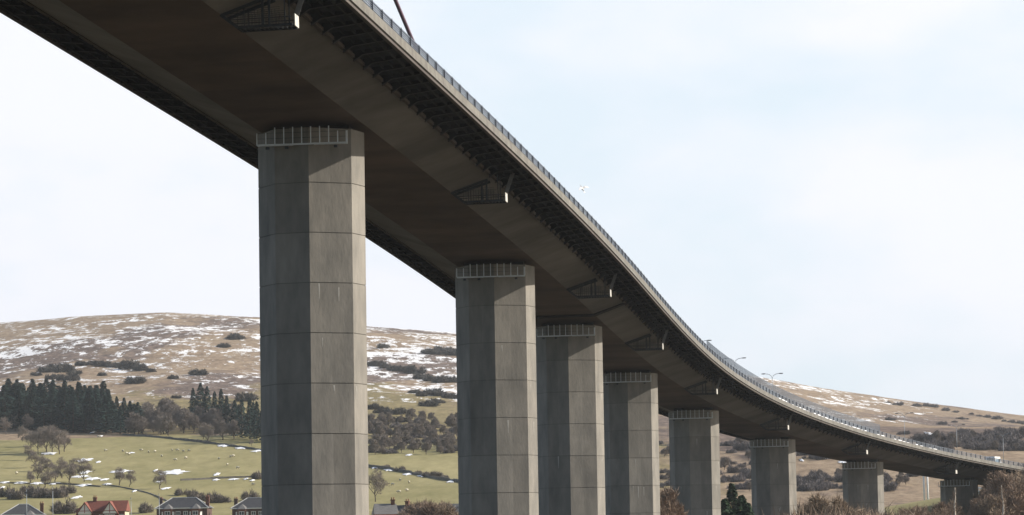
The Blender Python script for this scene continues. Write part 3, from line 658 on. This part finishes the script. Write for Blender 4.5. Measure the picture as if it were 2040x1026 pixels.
for i in range(46):
    shrub(r2.uniform(1310, 1500), r2.choice((r2.uniform(880, 905), r2.uniform(925, 975))), r2.uniform(16, 36), 'grey thicket bush on the slope between the middle piers', 'thicket between the middle piers', MK, 1000, name='thicket_bush')
for i in range(18):
    u = r2.uniform(1315, 1500); v = r2.uniform(880, 975)
    bare(u, v, r2.uniform(18, 32), 'small bare tree on the slope seen between the middle piers', 'bare trees between the middle piers')
# foreground right: brown bushes and birches round the far piers
def near(x, y): return Vector((x, y, gz(x, y)))
def nearpt(u, Y): return near(at(u, 1026, Y).x, Y)
for i in range(58):
    u = r2.uniform(1740, 2090); Y = r2.uniform(600, 690); k = r2.randrange(4); p = nearpt(u, Y)
    top = np.interp(u, [1740, 1850, 1920, 1980, 2010, 2060, 2100], [1014, 994, 990, 968, 934, 912, 905]) + r2.uniform(0, 35)
    h = max(2.2, at(u, top, Y).z - p.z)
    plant('mr%d' % k, p, h / tall(MR[k]), 'brown twiggy sapling in the thicket at the bridge end', 'tree', 'saplings at the bridge end', 'sapling', MR[k])
for i in range(26):
    u = r2.uniform(1965, 2100); Y = r2.uniform(690, 760); k = r2.randrange(4); p = nearpt(u, Y)
    h = max(2.5, at(u, np.interp(u, [1965, 1995, 2012, 2060, 2100], [960, 945, 925, 908, 902]) + r2.uniform(-8, 15), Y).z - p.z)
    plant('mr%d' % k, p, h / tall(MR[k]), 'brown twiggy sapling on the bank beside the road', 'tree', 'saplings on the road bank', 'sapling', MR[k])
for u, tp, lb in [(1903, 965, 'white barked birch standing before the last pier'), (1998, 960, 'white barked birch at the right edge of the thicket')]:
    p = nearpt(u, 548); h = at(u, tp, 548).z - p.z; plant('mw', p, h / tall(MW[0]), lb, 'tree', None, 'birch_tree', MW[0])
for i in range(46):
    u = r2.uniform(1500, 1800); Y = r2.uniform(560, 680); p = nearpt(u, Y); k = r2.randrange(3)
    top = np.interp(u, [1500, 1560, 1620, 1660, 1720, 1760, 1800], [1022, 1014, 985, 975, 985, 1012, 1012]) + r2.uniform(0, 26)
    h = max(1.6, at(u, top, Y).z - p.z); plant('mb%d' % k, p, h / tall(MB_[k]), 'rusty brown bush in the bank of undergrowth before the far piers', 'shrub', 'brown bushes before the far piers', 'brown_bush', MB_[k], sy=1.1)
for u, top, lb in [(1640, 972, 'tall bare brown tree left of the seventh pier'), (1690, 978, 'rounded bare tree against the seventh pier')]:
    p = nearpt(u, 575); plant('mr1', p, (at(u, top, 575).z - p.z) / tall(MR[1]), lb, 'tree', None, 'bare_tree', MR[1])
for u in (1318, 1325, 1331, 1322):
    Y = r2.uniform(480, 500); p = nearpt(u, Y); plant('mr0', p, (at(u, 960 + r2.uniform(0, 14), Y).z - p.z) / tall(MR[0]), 'reddish sapling between the fourth and fifth piers', 'tree', 'reddish saplings between piers', 'sapling', MR[0], sy=.7)
CY = [conifer(801, 10, 2.0, 2600, [ever, ever2], size=.45), conifer(802, 6, 2.3, 2200, [ever2, ever], size=.45)]
for u, top, Y, k, lb in [(1459, 962, 560, 0, 'tall dark cypress between the fifth and sixth piers'), (1478, 985, 556, 1, 'lower green cypress right of the tall one'), (1444, 992, 553, 1, 'low green cypress against the fifth pier'), (1490, 1000, 552, 1, 'smallest green cypress against the sixth pier')]:
    p = nearpt(u, Y); h = at(u, top, Y).z - p.z
    plant('cy%d' % k, p, h / tall(CY[k]), lb, 'tree', None, 'cypress_tree', CY[k], sy=1.0 if k == 0 else .8)
for i in range(13):
    u = r2.uniform(800, 892); Y = r2.uniform(650, 690); p = nearpt(u, Y); k = r2.randrange(4)
    top = np.interp(u, [795, 835, 860, 892], [1005, 972, 985, 988]) + r2.uniform(0, 22)
    plant('mr%d' % k, p, max(2, at(u, top, Y).z - p.z) / tall(MR[k]), 'reddish brown tree in the clump left of the second pier', 'tree', 'brown trees left of the second pier', 'bare_tree', MR[k])
# ---------------------------------------------------------------- walls, fence, sheep, snow drifts
stone = mat('wall_stone', (.15, .14, .125), .95, .4, .8, bump=.4)
def wall(pts, label, h=1.3, w=.6, y0=800):
    P0 = [hit(u, v, y0) for u, v in pts]; mb = MB(); r = random.Random(len(pts))
    for a, b in zip(P0[:-1], P0[1:]):
        n = max(2, int((b - a).length / 4)); 
        for i in range(n):
            p = a.lerp(b, i / n); q = a.lerp(b, (i + 1) / n); p.z = gz(p.x, p.y); q.z = gz(q.x, q.y)
            d = (q - p); d.z = 0; s = d.normalized().cross(Vector((0, 0, 1))) * w / 2; ha = h * r.uniform(.75, 1.15)
            mb.hexa([p - s - Vector((0, 0, .4)), q - s - Vector((0, 0, .4)), q + s - Vector((0, 0, .4)), p + s - Vector((0, 0, .4)), p - s * .6 + Vector((0, 0, ha)), q - s * .6 + Vector((0, 0, ha)), q + s * .6 + Vector((0, 0, ha)), p + s * .6 + Vector((0, 0, ha))])
    return tag(mb.build('stone_wall', stone), label, 'wall')
wall([(245, 867), (290, 870), (350, 876), (410, 883), (470, 891), (530, 899), (560, 901)], 'dark dry stone wall along the top of the sheep field', .85)
wall([(732, 930), (770, 936), (820, 945), (870, 955), (930, 964)], 'dark dry stone wall with snow between the first two piers', 1.0)
wall([(-20, 961), (60, 964), (130, 966), (200, 970)], 'stone wall at the foot of the left field', .5)
wall([(360, 958), (420, 955), (470, 953), (530, 951)], 'low broken wall across the sheep field', .8)
wall([(205, 966), (250, 973), (300, 985), (335, 1000)], 'old wall running down to the slate house', .35)
snow_m = mat('snow', (.84, .86, .89), .6, .04, .5)
drifts = [(345, 942, 58, 8), (310, 938, 8, 4), (240, 940, 40, 5), (160, 950, 30, 5), (168, 918, 34, 6), (196, 922, 10, 3), (170, 942, 22, 6), (184, 955, 24, 6), (208, 957, 14, 4), (10, 962, 22, 3), (40, 963, 30, 4), (75, 964, 26, 4), (110, 965, 18, 3), (168, 968, 30, 4), (214, 966, 16, 3), (153, 992, 18, 5), (432, 946, 12, 5), (430, 957, 12, 3), (465, 956, 18, 3), (490, 955, 8, 3), (445, 889, 24, 4), (480, 894, 20, 4), (512, 899, 18, 4), (98, 905, 26, 5), (90, 876, 20, 4), (268, 980, 8, 3), (318, 960, 14, 3), (330, 974, 16, 4), (748, 932, 14, 5), (775, 938, 18, 4), (812, 946, 16, 4), (842, 949, 20, 4), (900, 960, 18, 6), (815, 907, 14, 3), (1597, 918, 8, 4), (1644, 914, 8, 4), (1678, 922, 14, 5), (1850, 865, 14, 5), (1975, 887, 8, 4), (1880, 870, 6, 3), (503, 958, 8, 3), (262, 903, 12, 2), (5, 972, 10, 3), (30, 986, 8, 3), (40, 992, 10, 3), (185, 862, 10, 3), (200, 870, 6, 2)]
mb = MB()
for u, v, wd, ht in drifts:
    c = hit(u, v, 850); px = c.y / FPX; a = wd * px / 2; sl = max(.03, (gz(c.x, c.y + 12) - gz(c.x, c.y - 12)) / 24 - (c.z - EYE) / c.y)
    b = min(28, ht * px / sl / 2); n = 22; r = random.Random(u); ph = [r.random() * 6.28 for _ in range(4)]
    pts = []
    for ring in (.0, .5, 1.0):
        for k in range(n):
            t = 6.2832 * k / n; rr = ring * (1 + .28 * math.sin(2 * t + ph[0]) * .6 + .25 * math.sin(5 * t + ph[1]) + .2 * math.sin(9 * t + ph[2]))
            x = c.x + a * rr * math.cos(t); y = c.y + b * rr * math.sin(t); pts.append((x, y, gz(x, y) + .35 * (1.15 - ring) + .12))
    for ring in range(2):
        for k in range(n):
            j = (k + 1) % n; q_ = [pts[ring * n + k], pts[(ring + 1) * n + k], pts[(ring + 1) * n + j], pts[ring * n + j]]
            mb.face(q_ if ring else q_[:3])
tag(mb.build('snow_drifts', snow_m), 'patches of old snow lying in the fields', None, None, 'stuff')
wool = mat('sheep_wool', (.62, .58, .47), .95, .12, 6); face = mat('sheep_face', (.10, .09, .08), .9, .2, 6)
def ellips(mb, c, r, m=0, nu=10, nv=6):
    b = len(mb.v)
    for i in range(nv + 1):
        p = math.pi * i / nv
        for j in range(nu):
            t = 6.2832 * j / nu; mb.v.append((c[0] + r[0] * math.sin(p) * math.cos(t), c[1] + r[1] * math.sin(p) * math.sin(t), c[2] + r[2] * math.cos(p)))
    for i in range(nv):
        for j in range(nu):
            mb.f.append((b + i * nu + j, b + (i + 1) * nu + j, b + (i + 1) * nu + (j + 1) % nu, b + i * nu + (j + 1) % nu)); mb.m.append(m)
mb = MB(); ellips(mb, (0, 0, .62), (.62, .33, .33)); ellips(mb, (.62, 0, .66), (.22, .16, .2)); ellips(mb, (.82, 0, .55), (.18, .09, .11), 1)
for x in (-.38, .36):
    for y in (-.15, .15): mb.tube([(x, y, .45), (x + .02, y, .22), (x, y, -.02)], [.07, .05, .04], 6, 1)
for y in (-.13, .13): mb.tube([(.68, y, .68), (.66, y * 1.9, .66)], [.05, .02], 5, 1)
shm = mb.mesh('sheep', [wool, face], True)
for u, v in [(210, 899), (245, 900), (252, 904), (257, 906), (282, 898), (296, 902), (309, 901), (322, 910), (343, 898), (354, 898), (365, 900), (376, 899), (370, 913), (350, 918), (436, 916), (453, 927), (459, 911), (465, 910), (473, 933), (33, 944), (196, 871), (504, 967), (782, 967), (815, 963), (797, 958), (795, 982), (811, 978)]:
    o = bpy.data.objects.new('sheep', shm); col.objects.link(o); o.location = hit(u, v + 1, 850); o.rotation_euler = (0, 0, r2.random() * 6.28); o.scale = (1.0,) * 3
    if u < 520: tag(o, 'small cream sheep grazing in the field left of the first pier', 'sheep', 'sheep in the left fields')
    else: tag(o, 'small cream sheep grazing between the two nearest piers', 'sheep', 'sheep between the piers')
# ---------------------------------------------------------------- houses
brick = mat('red_brick', (.16, .075, .055), .9, .3, 3); brickd = mat('dark_sandstone', (.11, .07, .06), .9, .3, 3)
cream = mat('cream_render', (.62, .54, .40), .85, .12, 2); slate = mat('slate', (.075, .076, .082), .7, .25, 2, (1, 1, 3)); slatel = mat('slate_light', (.19, .185, .18), .7, .25, 2, (1, 1, 3))
rtile = mat('red_tile', (.21, .075, .055), .8, .3, 2, (1, 1, 3)); wpaint = mat('white_paint', (.78, .77, .74), .6, .06, 3); tpaint = mat('red_paint', (.30, .05, .04), .6, .15, 3)
glass = mat('window_glass', (.06, .07, .085), .15, .3, 1); lead = mat('ridge_lead', (.45, .46, .47), .6, .1, 2); pot = mat('chimney_pot', (.33, .14, .08), .8, .2, 3)
def hip_roof(mb, x0, x1, y0, y1, z, h, ridge=None):
    ym = (y0 + y1) / 2; e = min((x1 - x0) / 2 - .01, (y1 - y0) / 2) if ridge is None else ridge
    a, b, c, d = (x0, y0, z), (x1, y0, z), (x1, y1, z), (x0, y1, z); p, q = (x0 + e, ym, z + h), (x1 - e, ym, z + h)
    mb.face([a, b, q, p]); mb.face([b, c, q]); mb.face([c, d, p, q]); mb.face([d, a, p]); mb.face([d, c, b, a])
    return p, q, (a, b, c, d)
def gable_roof_y(mb, x0, x1, y0, y1, z, h):        # ridge runs along y, gable faces the front
    xm = (x0 + x1) / 2; a, b, c, d = (x0, y0, z), (x1, y0, z), (x1, y1, z), (x0, y1, z); p, q = (xm, y0, z + h), (xm, y1, z + h)
    mb.face([a, p, q, d]); mb.face([b, c, q, p]); mb.face([a, b, p]); mb.face([c, d, q]); mb.face([d, c, b, a])
def window(par, x, y, z, w_, h_, fm=wpaint, bars=1):
    mb = MB(); t = .12
    mb.box(x - w_ / 2 - t, x + w_ / 2 + t, y - .10, y + .03, z - h_ / 2 - t, z - h_ / 2); mb.box(x - w_ / 2 - t, x + w_ / 2 + t, y - .10, y + .03, z + h_ / 2, z + h_ / 2 + t)
    mb.box(x - w_ / 2 - t, x - w_ / 2, y - .10, y + .03, z - h_ / 2, z + h_ / 2); mb.box(x + w_ / 2, x + w_ / 2 + t, y - .10, y + .03, z - h_ / 2, z + h_ / 2)
    mb.box(x - w_ / 2, x + w_ / 2, y - .08, y, z - .05, z + .05)
    for i in range(bars): c = x - w_ / 2 + w_ * (i + 1) / (bars + 1); mb.box(c - .05, c + .05, y - .085, y - .002, z - h_ / 2, z + h_ / 2)
    f = part('window', mb.mesh('window', fm), par)
    g_ = MB(); g_.box(x - w_ / 2, x + w_ / 2, y - .04, y - .015, z - h_ / 2, z + h_ / 2); part('pane', g_.mesh('pane', glass), f)
def chimney(par, x, y, z0, z1, m, w_=.9):
    mb = MB(); mb.box(x - w_ / 2, x + w_ / 2, y - .4, y + .4, z0, z1); mb.box(x - w_ / 2 - .1, x + w_ / 2 + .1, y - .5, y + .5, z1 - .25, z1)
    c = part('chimney', mb.mesh('chimney', m), par); p = MB()
    for k in (-.25, .25): p.tube([(x + k, y, z1), (x + k, y, z1 + .5)], [.14, .11], 8)
    part('chimney_pot', p.mesh('chimney_pot', pot), c)
def place_house(name, label, u, v, Y, H, rz=0):
    p = at(u, v, Y); return tag(empty(name, (p.x, Y, p.z - H), rz), label, 'house')
# villa with the red tiled roof and two half-timbered gables
h = place_house('red_roofed_house', 'red tiled villa with two white half timbered gables', 200, 997, 914, 8.7, R(-3))
mb = MB(); mb.box(-6.3, 6.3, .02, 7, -1, 5.9); part('wall', mb.mesh('wall', brick), h)
mb = MB(); mb.box(6.28, 6.34, .2, 6.8, 0, 5.7); part('side_wall', mb.mesh('side_wall', cream), h)
mb = MB(); p, q, _ = hip_roof(mb, -6.7, 6.6, -.35, 7.35, 5.9, 2.9, 2.6); 
mb = MB(); ym = 3.5
a, b, c, d = (-6.7, -.35, 5.9), (6.7, -.35, 5.9), (6.7, 7.35, 5.9), (-6.7, 7.35, 5.9); p, q = (-4.0, ym, 8.7), (6.7, ym, 8.7)
mb.face([a, b, q, p]); mb.face([b, c, q]); mb.face([c, d, p, q]); mb.face([d, a, p]); mb.face([d, c, b, a])
rf = part('roof', mb.mesh('roof', rtile), h); chimney(rf, -2.0, 3.6, 7.6, 9.6, brick)
for x, wd, dz in ((-3.9, 3.9, 0), (2.6, 4.0, .1)):
    mb = MB(); mb.box(x - wd / 2 + .25, x + wd / 2 - .25, -1.2, .1, -1, 5.5); bay = part('gable_bay', mb.mesh('gable_bay', brick if x > 0 else cream), h)
    mb = MB(); xa, xb = x - wd / 2 - .3, x + wd / 2 + .3; za = 5.2; zt = 8.35 + dz
    mb.face([(xa, -1.6, za), (x, -1.6, zt), (x, 3, zt), (xa, 3, za)]); mb.face([(x, -1.6, zt), (xb, -1.6, za), (xb, 3, za), (x, 3, zt)])
    mb.face([(xa, -1.6, za - .2), (xa, 3, za - .2), (x, 3, zt - .22), (x, -1.6, zt - .22)]); mb.face([(x, -1.6, zt - .22), (x, 3, zt - .22), (xb, 3, za - .2), (xb, -1.6, za - .2)])
    mb.face([(xa, -1.6, za - .2), (x, -1.6, zt - .22), (x, -1.6, zt), (xa, -1.6, za)]); mb.face([(x, -1.6, zt - .22), (xb, -1.6, za - .2), (xb, -1.6, za), (x, -1.6, zt)])
    part('gable_roof', mb.mesh('gable_roof', rtile), h)
    mb = MB(); mb.face([(x - wd / 2 + .2, -1.25, 5.5), (x + wd / 2 - .2, -1.25, 5.5), (x, -1.25, zt - .35)]); mb.face([(x - wd / 2 + .2, -1.25, 5.3), (x + wd / 2 - .2, -1.25, 5.3), (x + wd / 2 - .2, -1.25, 5.5), (x - wd / 2 + .2, -1.25, 5.5)])
    gp = part('gable_panel', mb.mesh('gable_panel', wpaint), h)
    mb = MB(); mb.box(x - .08, x + .08, -1.33, -1.26, 5.5, zt - .5); mb.box(x - wd / 2 + .5, x + wd / 2 - .5, -1.335, -1.262, 5.95, 6.1)
    part('timber', mb.mesh('timber', tpaint), gp)
    window(bay, x, -1.22, 4.1, 2.4, 1.7, wpaint, 3); window(bay, x, -1.22, 1.3, 2.4, 1.7, wpaint, 3)
for x in (-6.0 + .9, .2, 5.4): window(h, x, 0, 4.2, .9, 1.5)
# slate hip-roofed double villas
def slate_house(label, u, v, Y, W, H, rz=0, ends=(1, 1), bays=(-.27, .28), ridge=3.9):
    h = place_house('slate_roofed_house', label, u, v, Y, H, rz); ez = H - 2.75; x0, x1 = -W / 2, W / 2
    mb = MB(); mb.box(x0, x1, .02, 8, -1.5, ez); part('wall', mb.mesh('wall', brickd), h)
    mb = MB(); p, q, cs = hip_roof(mb, x0 - .4, x1 + .4, -.4, 8.4, ez, 2.75, ridge); rf = part('roof', mb.mesh('roof', slate), h)
    mb = MB()
    for A, C in ((cs[0], p), (cs[1], q), (cs[2], q), (cs[3], p), (p, q)): mb.tube([A, C], .13, 5)
    part('ridge_flashing', mb.mesh('ridge_flashing', lead), rf)
    mb = MB(); mb.box(x0 - .5, x1 + .5, -.62, -.40, ez - .14, ez + .08); part('gutter', mb.mesh('gutter', wpaint), rf)
    if ends[0]: chimney(rf, x0 + .5, 4, ez, ez + 2.6, brickd)
    if ends[1]: chimney(rf, x1 - .5, 4, ez, ez + 2.9, brick)
    for bx in bays:
        x = bx * W; mb = MB(); ft = [(x - 1.7, 0), (x - .95, -1.05), (x + .95, -1.05), (x + 1.7, 0)]
        for k in range(3): mb.face([(*ft[k], -1.5), (*ft[k + 1], -1.5), (*ft[k + 1], ez - .25), (*ft[k], ez - .25)])
        mb.face([(*f, ez - .25) for f in ft]); bay = part('bay', mb.mesh('bay', brick), h)
        mb = MB(); ap = (x, .6, ez + 1.15); f2 = [(x - 1.95, -.05), (x - 1.1, -1.35), (x + 1.1, -1.35), (x + 1.95, -.05)]
        for k in range(3): mb.face([(*f2[k], ez - .22), (*f2[k + 1], ez - .22), ap])
        mb.face([(*f, ez - .22) for f in f2][::-1]); br_ = part('bay_roof', mb.mesh('bay_roof', slatel), bay)
        for z in (ez - 1.75, ez - 4.9):
            window(bay, x, -1.07, z, 1.2, 1.7, wpaint, 1)
            for sg in (-1, 1):
                mb = MB(); A = Vector((x + sg * 1.15, -.85, z)); Bq = Vector((x + sg * 1.6, -.22, z)); nn = Vector((sg * .8, -.6, 0)) * .05
                mb.hexa([A + nn * k + Vector((0, 0, zz)) if t == 0 else Bq + nn * k + Vector((0, 0, zz)) for zz in (-.85, .85) for t, k in ((0, .3), (1, .3), (1, 1.4), (0, 1.4))])
                part('side_window', mb.mesh('side_window', wpaint), bay)
    for x in (-.075 * W, .075 * W):
        for z in (ez - 1.75, ez - 4.9): window(h, x, 0, z, .95, 1.7)
    return h
slate_house('brick villa with slate hip roof and a dark and a red chimney', 362, 991, 914, 13.2, 9.2, R(-4))
slate_house('brick villa with pale edged slate roof, cut off by the first pier', 512, 991, 914, 13.0, 9.2, R(-3), (1, 0), (-.30, .28))
slate_house('low grey slate roofed house at the left edge of the photo', 45, 1004, 905, 10.4, 8.0, R(5), (0, 1), (.18,), 4.4)
# two small houses between the first piers
def small_house(name, label, u, v, Y, W, H, wm, rm, rz=0):
    h = place_house(name, label, u, v, Y, H, rz); ez = H - 2.4
    mb = MB(); mb.box(-W / 2, W / 2, .02, 6, -2, ez); part('wall', mb.mesh('wall', wm), h)
    mb = MB(); hip_roof(mb, -W / 2 - .3, W / 2 + .3, -.3, 6.3, ez, 2.4, .35); rf = part('roof', mb.mesh('roof', rm), h); chimney(rf, W / 2 - .8, 3, ez + 1.2, H + .9, brick, .8)
    for x in (-W * .28, 0, W * .28): window(h, x, 0, ez - 1.2, 1.0, 1.2)
    return h
small_house('orange_walled_house', 'small house with an orange wall beside the first pier', 770, 1003, 780, 5.0, 6.2, mat('orange_render', (.50, .18, .08), .85, .2, 2), slatel, R(8))
small_house('white_house', 'small white house half hidden by trees between the first two piers', 790, 1006, 800, 4.5, 6.0, cream, slate, R(-20))
small_house('grey_roofed_house', 'low house with grey slate roof against the second pier', 906, 1003, 820, 8.5, 6.0, cream, slatel, R(-10))
# ---------------------------------------------------------------- street furniture
lampm = mat('lamp_grey', (.30, .33, .36), .5, .1, 2, metal=.4); lampd = mat('lamp_head', (.12, .13, .14), .5, .1, 2)
def lamp_parts(root, H, arms=2, reach=1.5, r0=.06):
    mb = MB(); mb.tube([(0, 0, 0), (0, 0, .9)], [r0 * 1.5, r0 * 1.5], 8); mb.tube([(0, 0, .9), (0, 0, H)], [r0, r0 * .6], 8); part('pole', mb.mesh('pole', lampm, True), root)
    for k in ((-1, 1) if arms == 2 else (1,)):
        mb = MB(); mb.tube([(0, 0, H - .05), (k * reach * .12, 0, H + .35), (k * reach * .4, 0, H + .62), (k * reach * .8, 0, H + .72)], .045, 6); ar = part('arm', mb.mesh('arm', lampm, True), root)
        mb = MB(); ellips(mb, (k * reach, 0, H + .71), (.42, .14, .09)); part('lamp_head', mb.mesh('lamp_head', lampd, True), ar)
first = None
for st, lb in ((4.20, 'twin arm street lamp just topping the parapet by the screen end'), (4.655, 'twin arm street lamp showing one arm above the mesh screen'), (5.103, 'twin arm street lamp whose both heads stand against the sky'), (6.52, 'faint thin street lamp over the bridge left of the tall plain one'), (7.04, 'tall street lamp on the bridge beyond the last pier but one'), (7.49, 'street lamp near the van at the far end of the bridge')):
    p = P(st, 0, .1)
    if first is None: o = first = empty('street_lamp', p); lamp_parts(o, 8.0)
    else: o = copy_tree(first); o.location = p
    o.rotation_euler = (0, 0, -R(path(st)[3])); tag(o, lb, 'street lamp', 'street lamps along the bridge')
fs = None
for u, vt, Y, lb in ((105, 970, 895, 'tall grey street lamp between grey roofed and red roofed houses'), (53, 976, 900, 'grey street lamp behind the leftmost grey roof'), (261, 992, 880, 'thin street lamp right of the red roofed house'), (317, 984, 900, 'street lamp at the left end of the slate roofed villa')):
    p = at(u, vt, Y); g0 = gz(p.x, Y); Hh = p.z - g0
    if fs is None: o = fs = empty('lamp_post', (p.x, Y, g0)); lamp_parts(o, 8.0, 1, 1.0, .1); o.scale = (1, 1, Hh / 8.7)
    else: o = copy_tree(fs); o.location = (p.x, Y, g0); o.scale = (1, 1, Hh / 8.7)
    o.rotation_euler = (0, 0, R(100)); tag(o, lb, 'street lamp', 'street lamps by the houses')
# twin white masts under the far span
mastm = mat('white_mast', (.72, .74, .76), .5, .08, 2)
for u, ub, lb in ((1839, 1842, 'left one of two slim white masts under the last span'), (1846.5, 1849, 'right one of two slim white masts under the last span')):
    Y = 840; p = at(ub, 985, Y); t = at(u, 930, Y); o = empty('white_mast', (p.x, Y, gz(p.x, Y)))
    mb = MB(); H = t.z - gz(p.x, Y); mb.tube([(0, 0, -.2), (t.x - p.x, 0, H)], [.26, .18], 8); mb.box(-.5, .5, -.5, .5, -.2, .25); part('pole', mb.mesh('pole', mastm, True), o)
    mb = MB(); mb.box(t.x - p.x - .5, t.x - p.x + .5, -.2, .2, H, H + .3); part('cap', mb.mesh('cap', mastm), o)
    tag(o, lb, 'mast', 'white masts under the last span')
# short white post-and-rail barrier on the bank behind the last pier
mb = MB(); A = at(1950, 972, 775); C = at(1974, 977, 765)
root = empty('bank_barrier', (A.x, 775, gz(A.x, 775))); tag(root, 'short white rail barrier on the bank behind the last pier', 'barrier')
for dz in (0, -.75):
    mb = MB(); a_ = A - root.location; c_ = C - root.location; mb.tube([(a_.x, a_.y, a_.z + dz), (c_.x, c_.y, c_.z + dz)], .13, 6); part('rail', mb.mesh('rail', mastm), root)
for t in (0, .5, 1):
    p = a_.lerp(c_, t); mb = MB(); mb.box(p.x - .09, p.x + .09, p.y + .14, p.y + .3, -1.5, p.z + .2); part('post', mb.mesh('post', mastm), root)
# ---------------------------------------------------------------- van on the deck, gull in the sky
vp = mat('van_white_paint', (.78, .79, .80), .3, .04, 1); vb = mat('van_blue_paint', (.20, .32, .42), .35, .1, 1); tyre = mat('tyre_rubber', (.02, .02, .02), .9, .2, 3)
st = 7.125; p = P(st, 6.0, .06); van = empty('van', p, -R(path(st)[3])); tag(van, 'white and blue van on the bridge near its far end', 'van')
def prism(prof, x0, x1, m=0):
    mb = MB(); n = len(prof); L_ = [(x0, y, z) for y, z in prof]; R_ = [(x1, y, z) for y, z in prof]
    mb.face(L_, m); mb.face(R_[::-1], m)
    for i in range(n): j = (i + 1) % n; mb.face([L_[j], L_[i], R_[i], R_[j]], m)
    return mb
part('body', prism([(-2.6, .35), (2.0, .35), (2.55, .5), (2.6, 1.05), (1.85, 1.25), (1.2, 2.2), (.9, 2.3), (-2.5, 2.3), (-2.62, 2.1)], -.95, .95).mesh('body', vp), van)
mb = MB(); [mb.box(x - .01, x + .01, -2.3, .6, .75, 1.75) for x in (-.955, .955)]; part('side_panel', mb.mesh('side_panel', vb), van)
part('windscreen', prism([(1.80, 1.30), (1.83, 1.33), (1.24, 2.17), (1.2, 2.14)], -.82, .82).mesh('windscreen', glass), van)
mb = MB(); [mb.box(x - .01, x + .01, .75, 1.45, 1.3, 1.9) for x in (-.955, .955)]; part('side_window', mb.mesh('side_window', glass), van)
mb = MB(); mb.box(-.7, .7, -2.64, -2.60, 1.35, 2.0); part('rear_window', mb.mesh('rear_window', glass), van)
for x in (-.9, .9):
    for y in (-1.6, 1.65):
        mb = MB(); mb.tube([(x - .1, y, .34), (x + .1, y, .34)], .34, 14); wh = part('wheel', mb.mesh('wheel', tyre), van)
        mb = MB(); mb.tube([(x - .11, y, .34), (x + .11, y, .34)], .19, 10); part('rim', mb.mesh('rim', lampm), wh)
    mb = MB(); mb.box(x * .8 - .14, x * .8 + .14, 2.56, 2.63, .75, .95); part('headlight', mb.mesh('headlight', wpaint), van)
    mb = MB(); mb.box(x * .95 - .06, x * .95 + .06, -2.66, -2.61, .8, 1.2); part('tail_light', mb.mesh('tail_light', tpaint), van)
gm = mat('gull_white', (.82, .82, .82), .8, .04, 6); gt = mat('gull_grey', (.5, .52, .55), .8, .08, 6); gbk = mat('gull_bill', (.6, .35, .05), .6, .1, 6)
gp = at(1160, 376, 260); gull = empty('gull', gp); up_ = Vector((.62, -.62, .48)).normalized(); fw = (Vector((-.45, .1, .9)) - up_ * Vector((-.45, .1, .9)).dot(up_)).normalized(); gull.rotation_euler = Matrix((fw.cross(up_), fw, up_)).transposed().to_euler(); tag(gull, 'white gull banking in the blue sky above the bridge', 'bird')
mb = MB(); mb.tube([(.0, -.24, 0), (0, -.14, .0), (0, .0, .0), (0, .12, .015), (0, .2, .03), (0, .25, .03), (0, .285, .02)], [.02, .045, .065, .055, .042, .036, .012], 10); mb.face([(-.02, -.2, 0), (.02, -.2, 0), (.075, -.36, .0), (-.075, -.36, 0)]); part('body', mb.mesh('body', gm, True), gull)
mb = MB(); mb.tube([(0, .27, .02), (0, .33, .008)], [.012, .004], 6); part('bill', mb.mesh('bill', gbk), gull)
for k in (-1, 1):
    mb = MB(); up = [(k * .03, .08, .03), (k * .22, .13, .13), (k * .40, .06, .16), (k * .62, -.08, .12)]; lo = [(k * .03, -.08, .02), (k * .22, -.02, .12), (k * .40, -.05, .15), (k * .62, -.1, .118)]
    for i in range(3):
        a_, b_, c_, d_ = up[i], up[i + 1], lo[i + 1], lo[i]; o_ = lambda p_, z_: (p_[0], p_[1], p_[2] + z_)
        mb.hexa([o_(a_, -.008), o_(b_, -.008), o_(c_, -.004), o_(d_, -.004), o_(a_, .008), o_(b_, .008), o_(c_, .004), o_(d_, .004)], 0)
    part('wing', mb.mesh('wing', gm if k < 0 else gm), gull)
# ---------------------------------------------------------------- thin snow left on the ledge below the railing
mb = MB(); rs = random.Random(5); k = 0; s_ = 4.35
while s_ < 6.3:
    L_ = rs.uniform(.5, 1.0) * PS * .8
    if rs.random() < .75:
        h_ = rs.uniform(.06, .16); mb.hexa([P(s_ + a_, B + o_, h) for h, e in ((.403, 0), (.403 + h_, .04)) for a_, o_ in ((0, -.09 + e), (L_, -.09 + e), (L_, -.005 - e), (0, -.005 - e))])
    s_ += PS
tag(mb.build('ledge_snow', snow_m), 'strips of snow on the parapet ledge of the bridge', None, None, 'stuff')
# ---------------------------------------------------------------- air between here and the hills
HAZE = 0.00005
if HAZE:
    mb = MB(); mb.box(-4500, 4500, -450, 7200, -8, 330)
    hm = bpy.data.materials.new('haze_air'); hm.use_nodes = True; t = hm.node_tree; t.nodes.clear()
    o_ = t.nodes.new('ShaderNodeOutputMaterial'); pv = t.nodes.new('ShaderNodeVolumePrincipled'); pv.inputs['Color'].default_value = (.86, .93, 1, 1); pv.inputs['Density'].default_value = HAZE; pv.inputs['Anisotropy'].default_value = 0.2
    t.links.new(pv.outputs[0], o_.inputs['Volume'])
    tag(mb.build('haze', hm), 'thin pale haze over the valley', None, None, 'stuff')
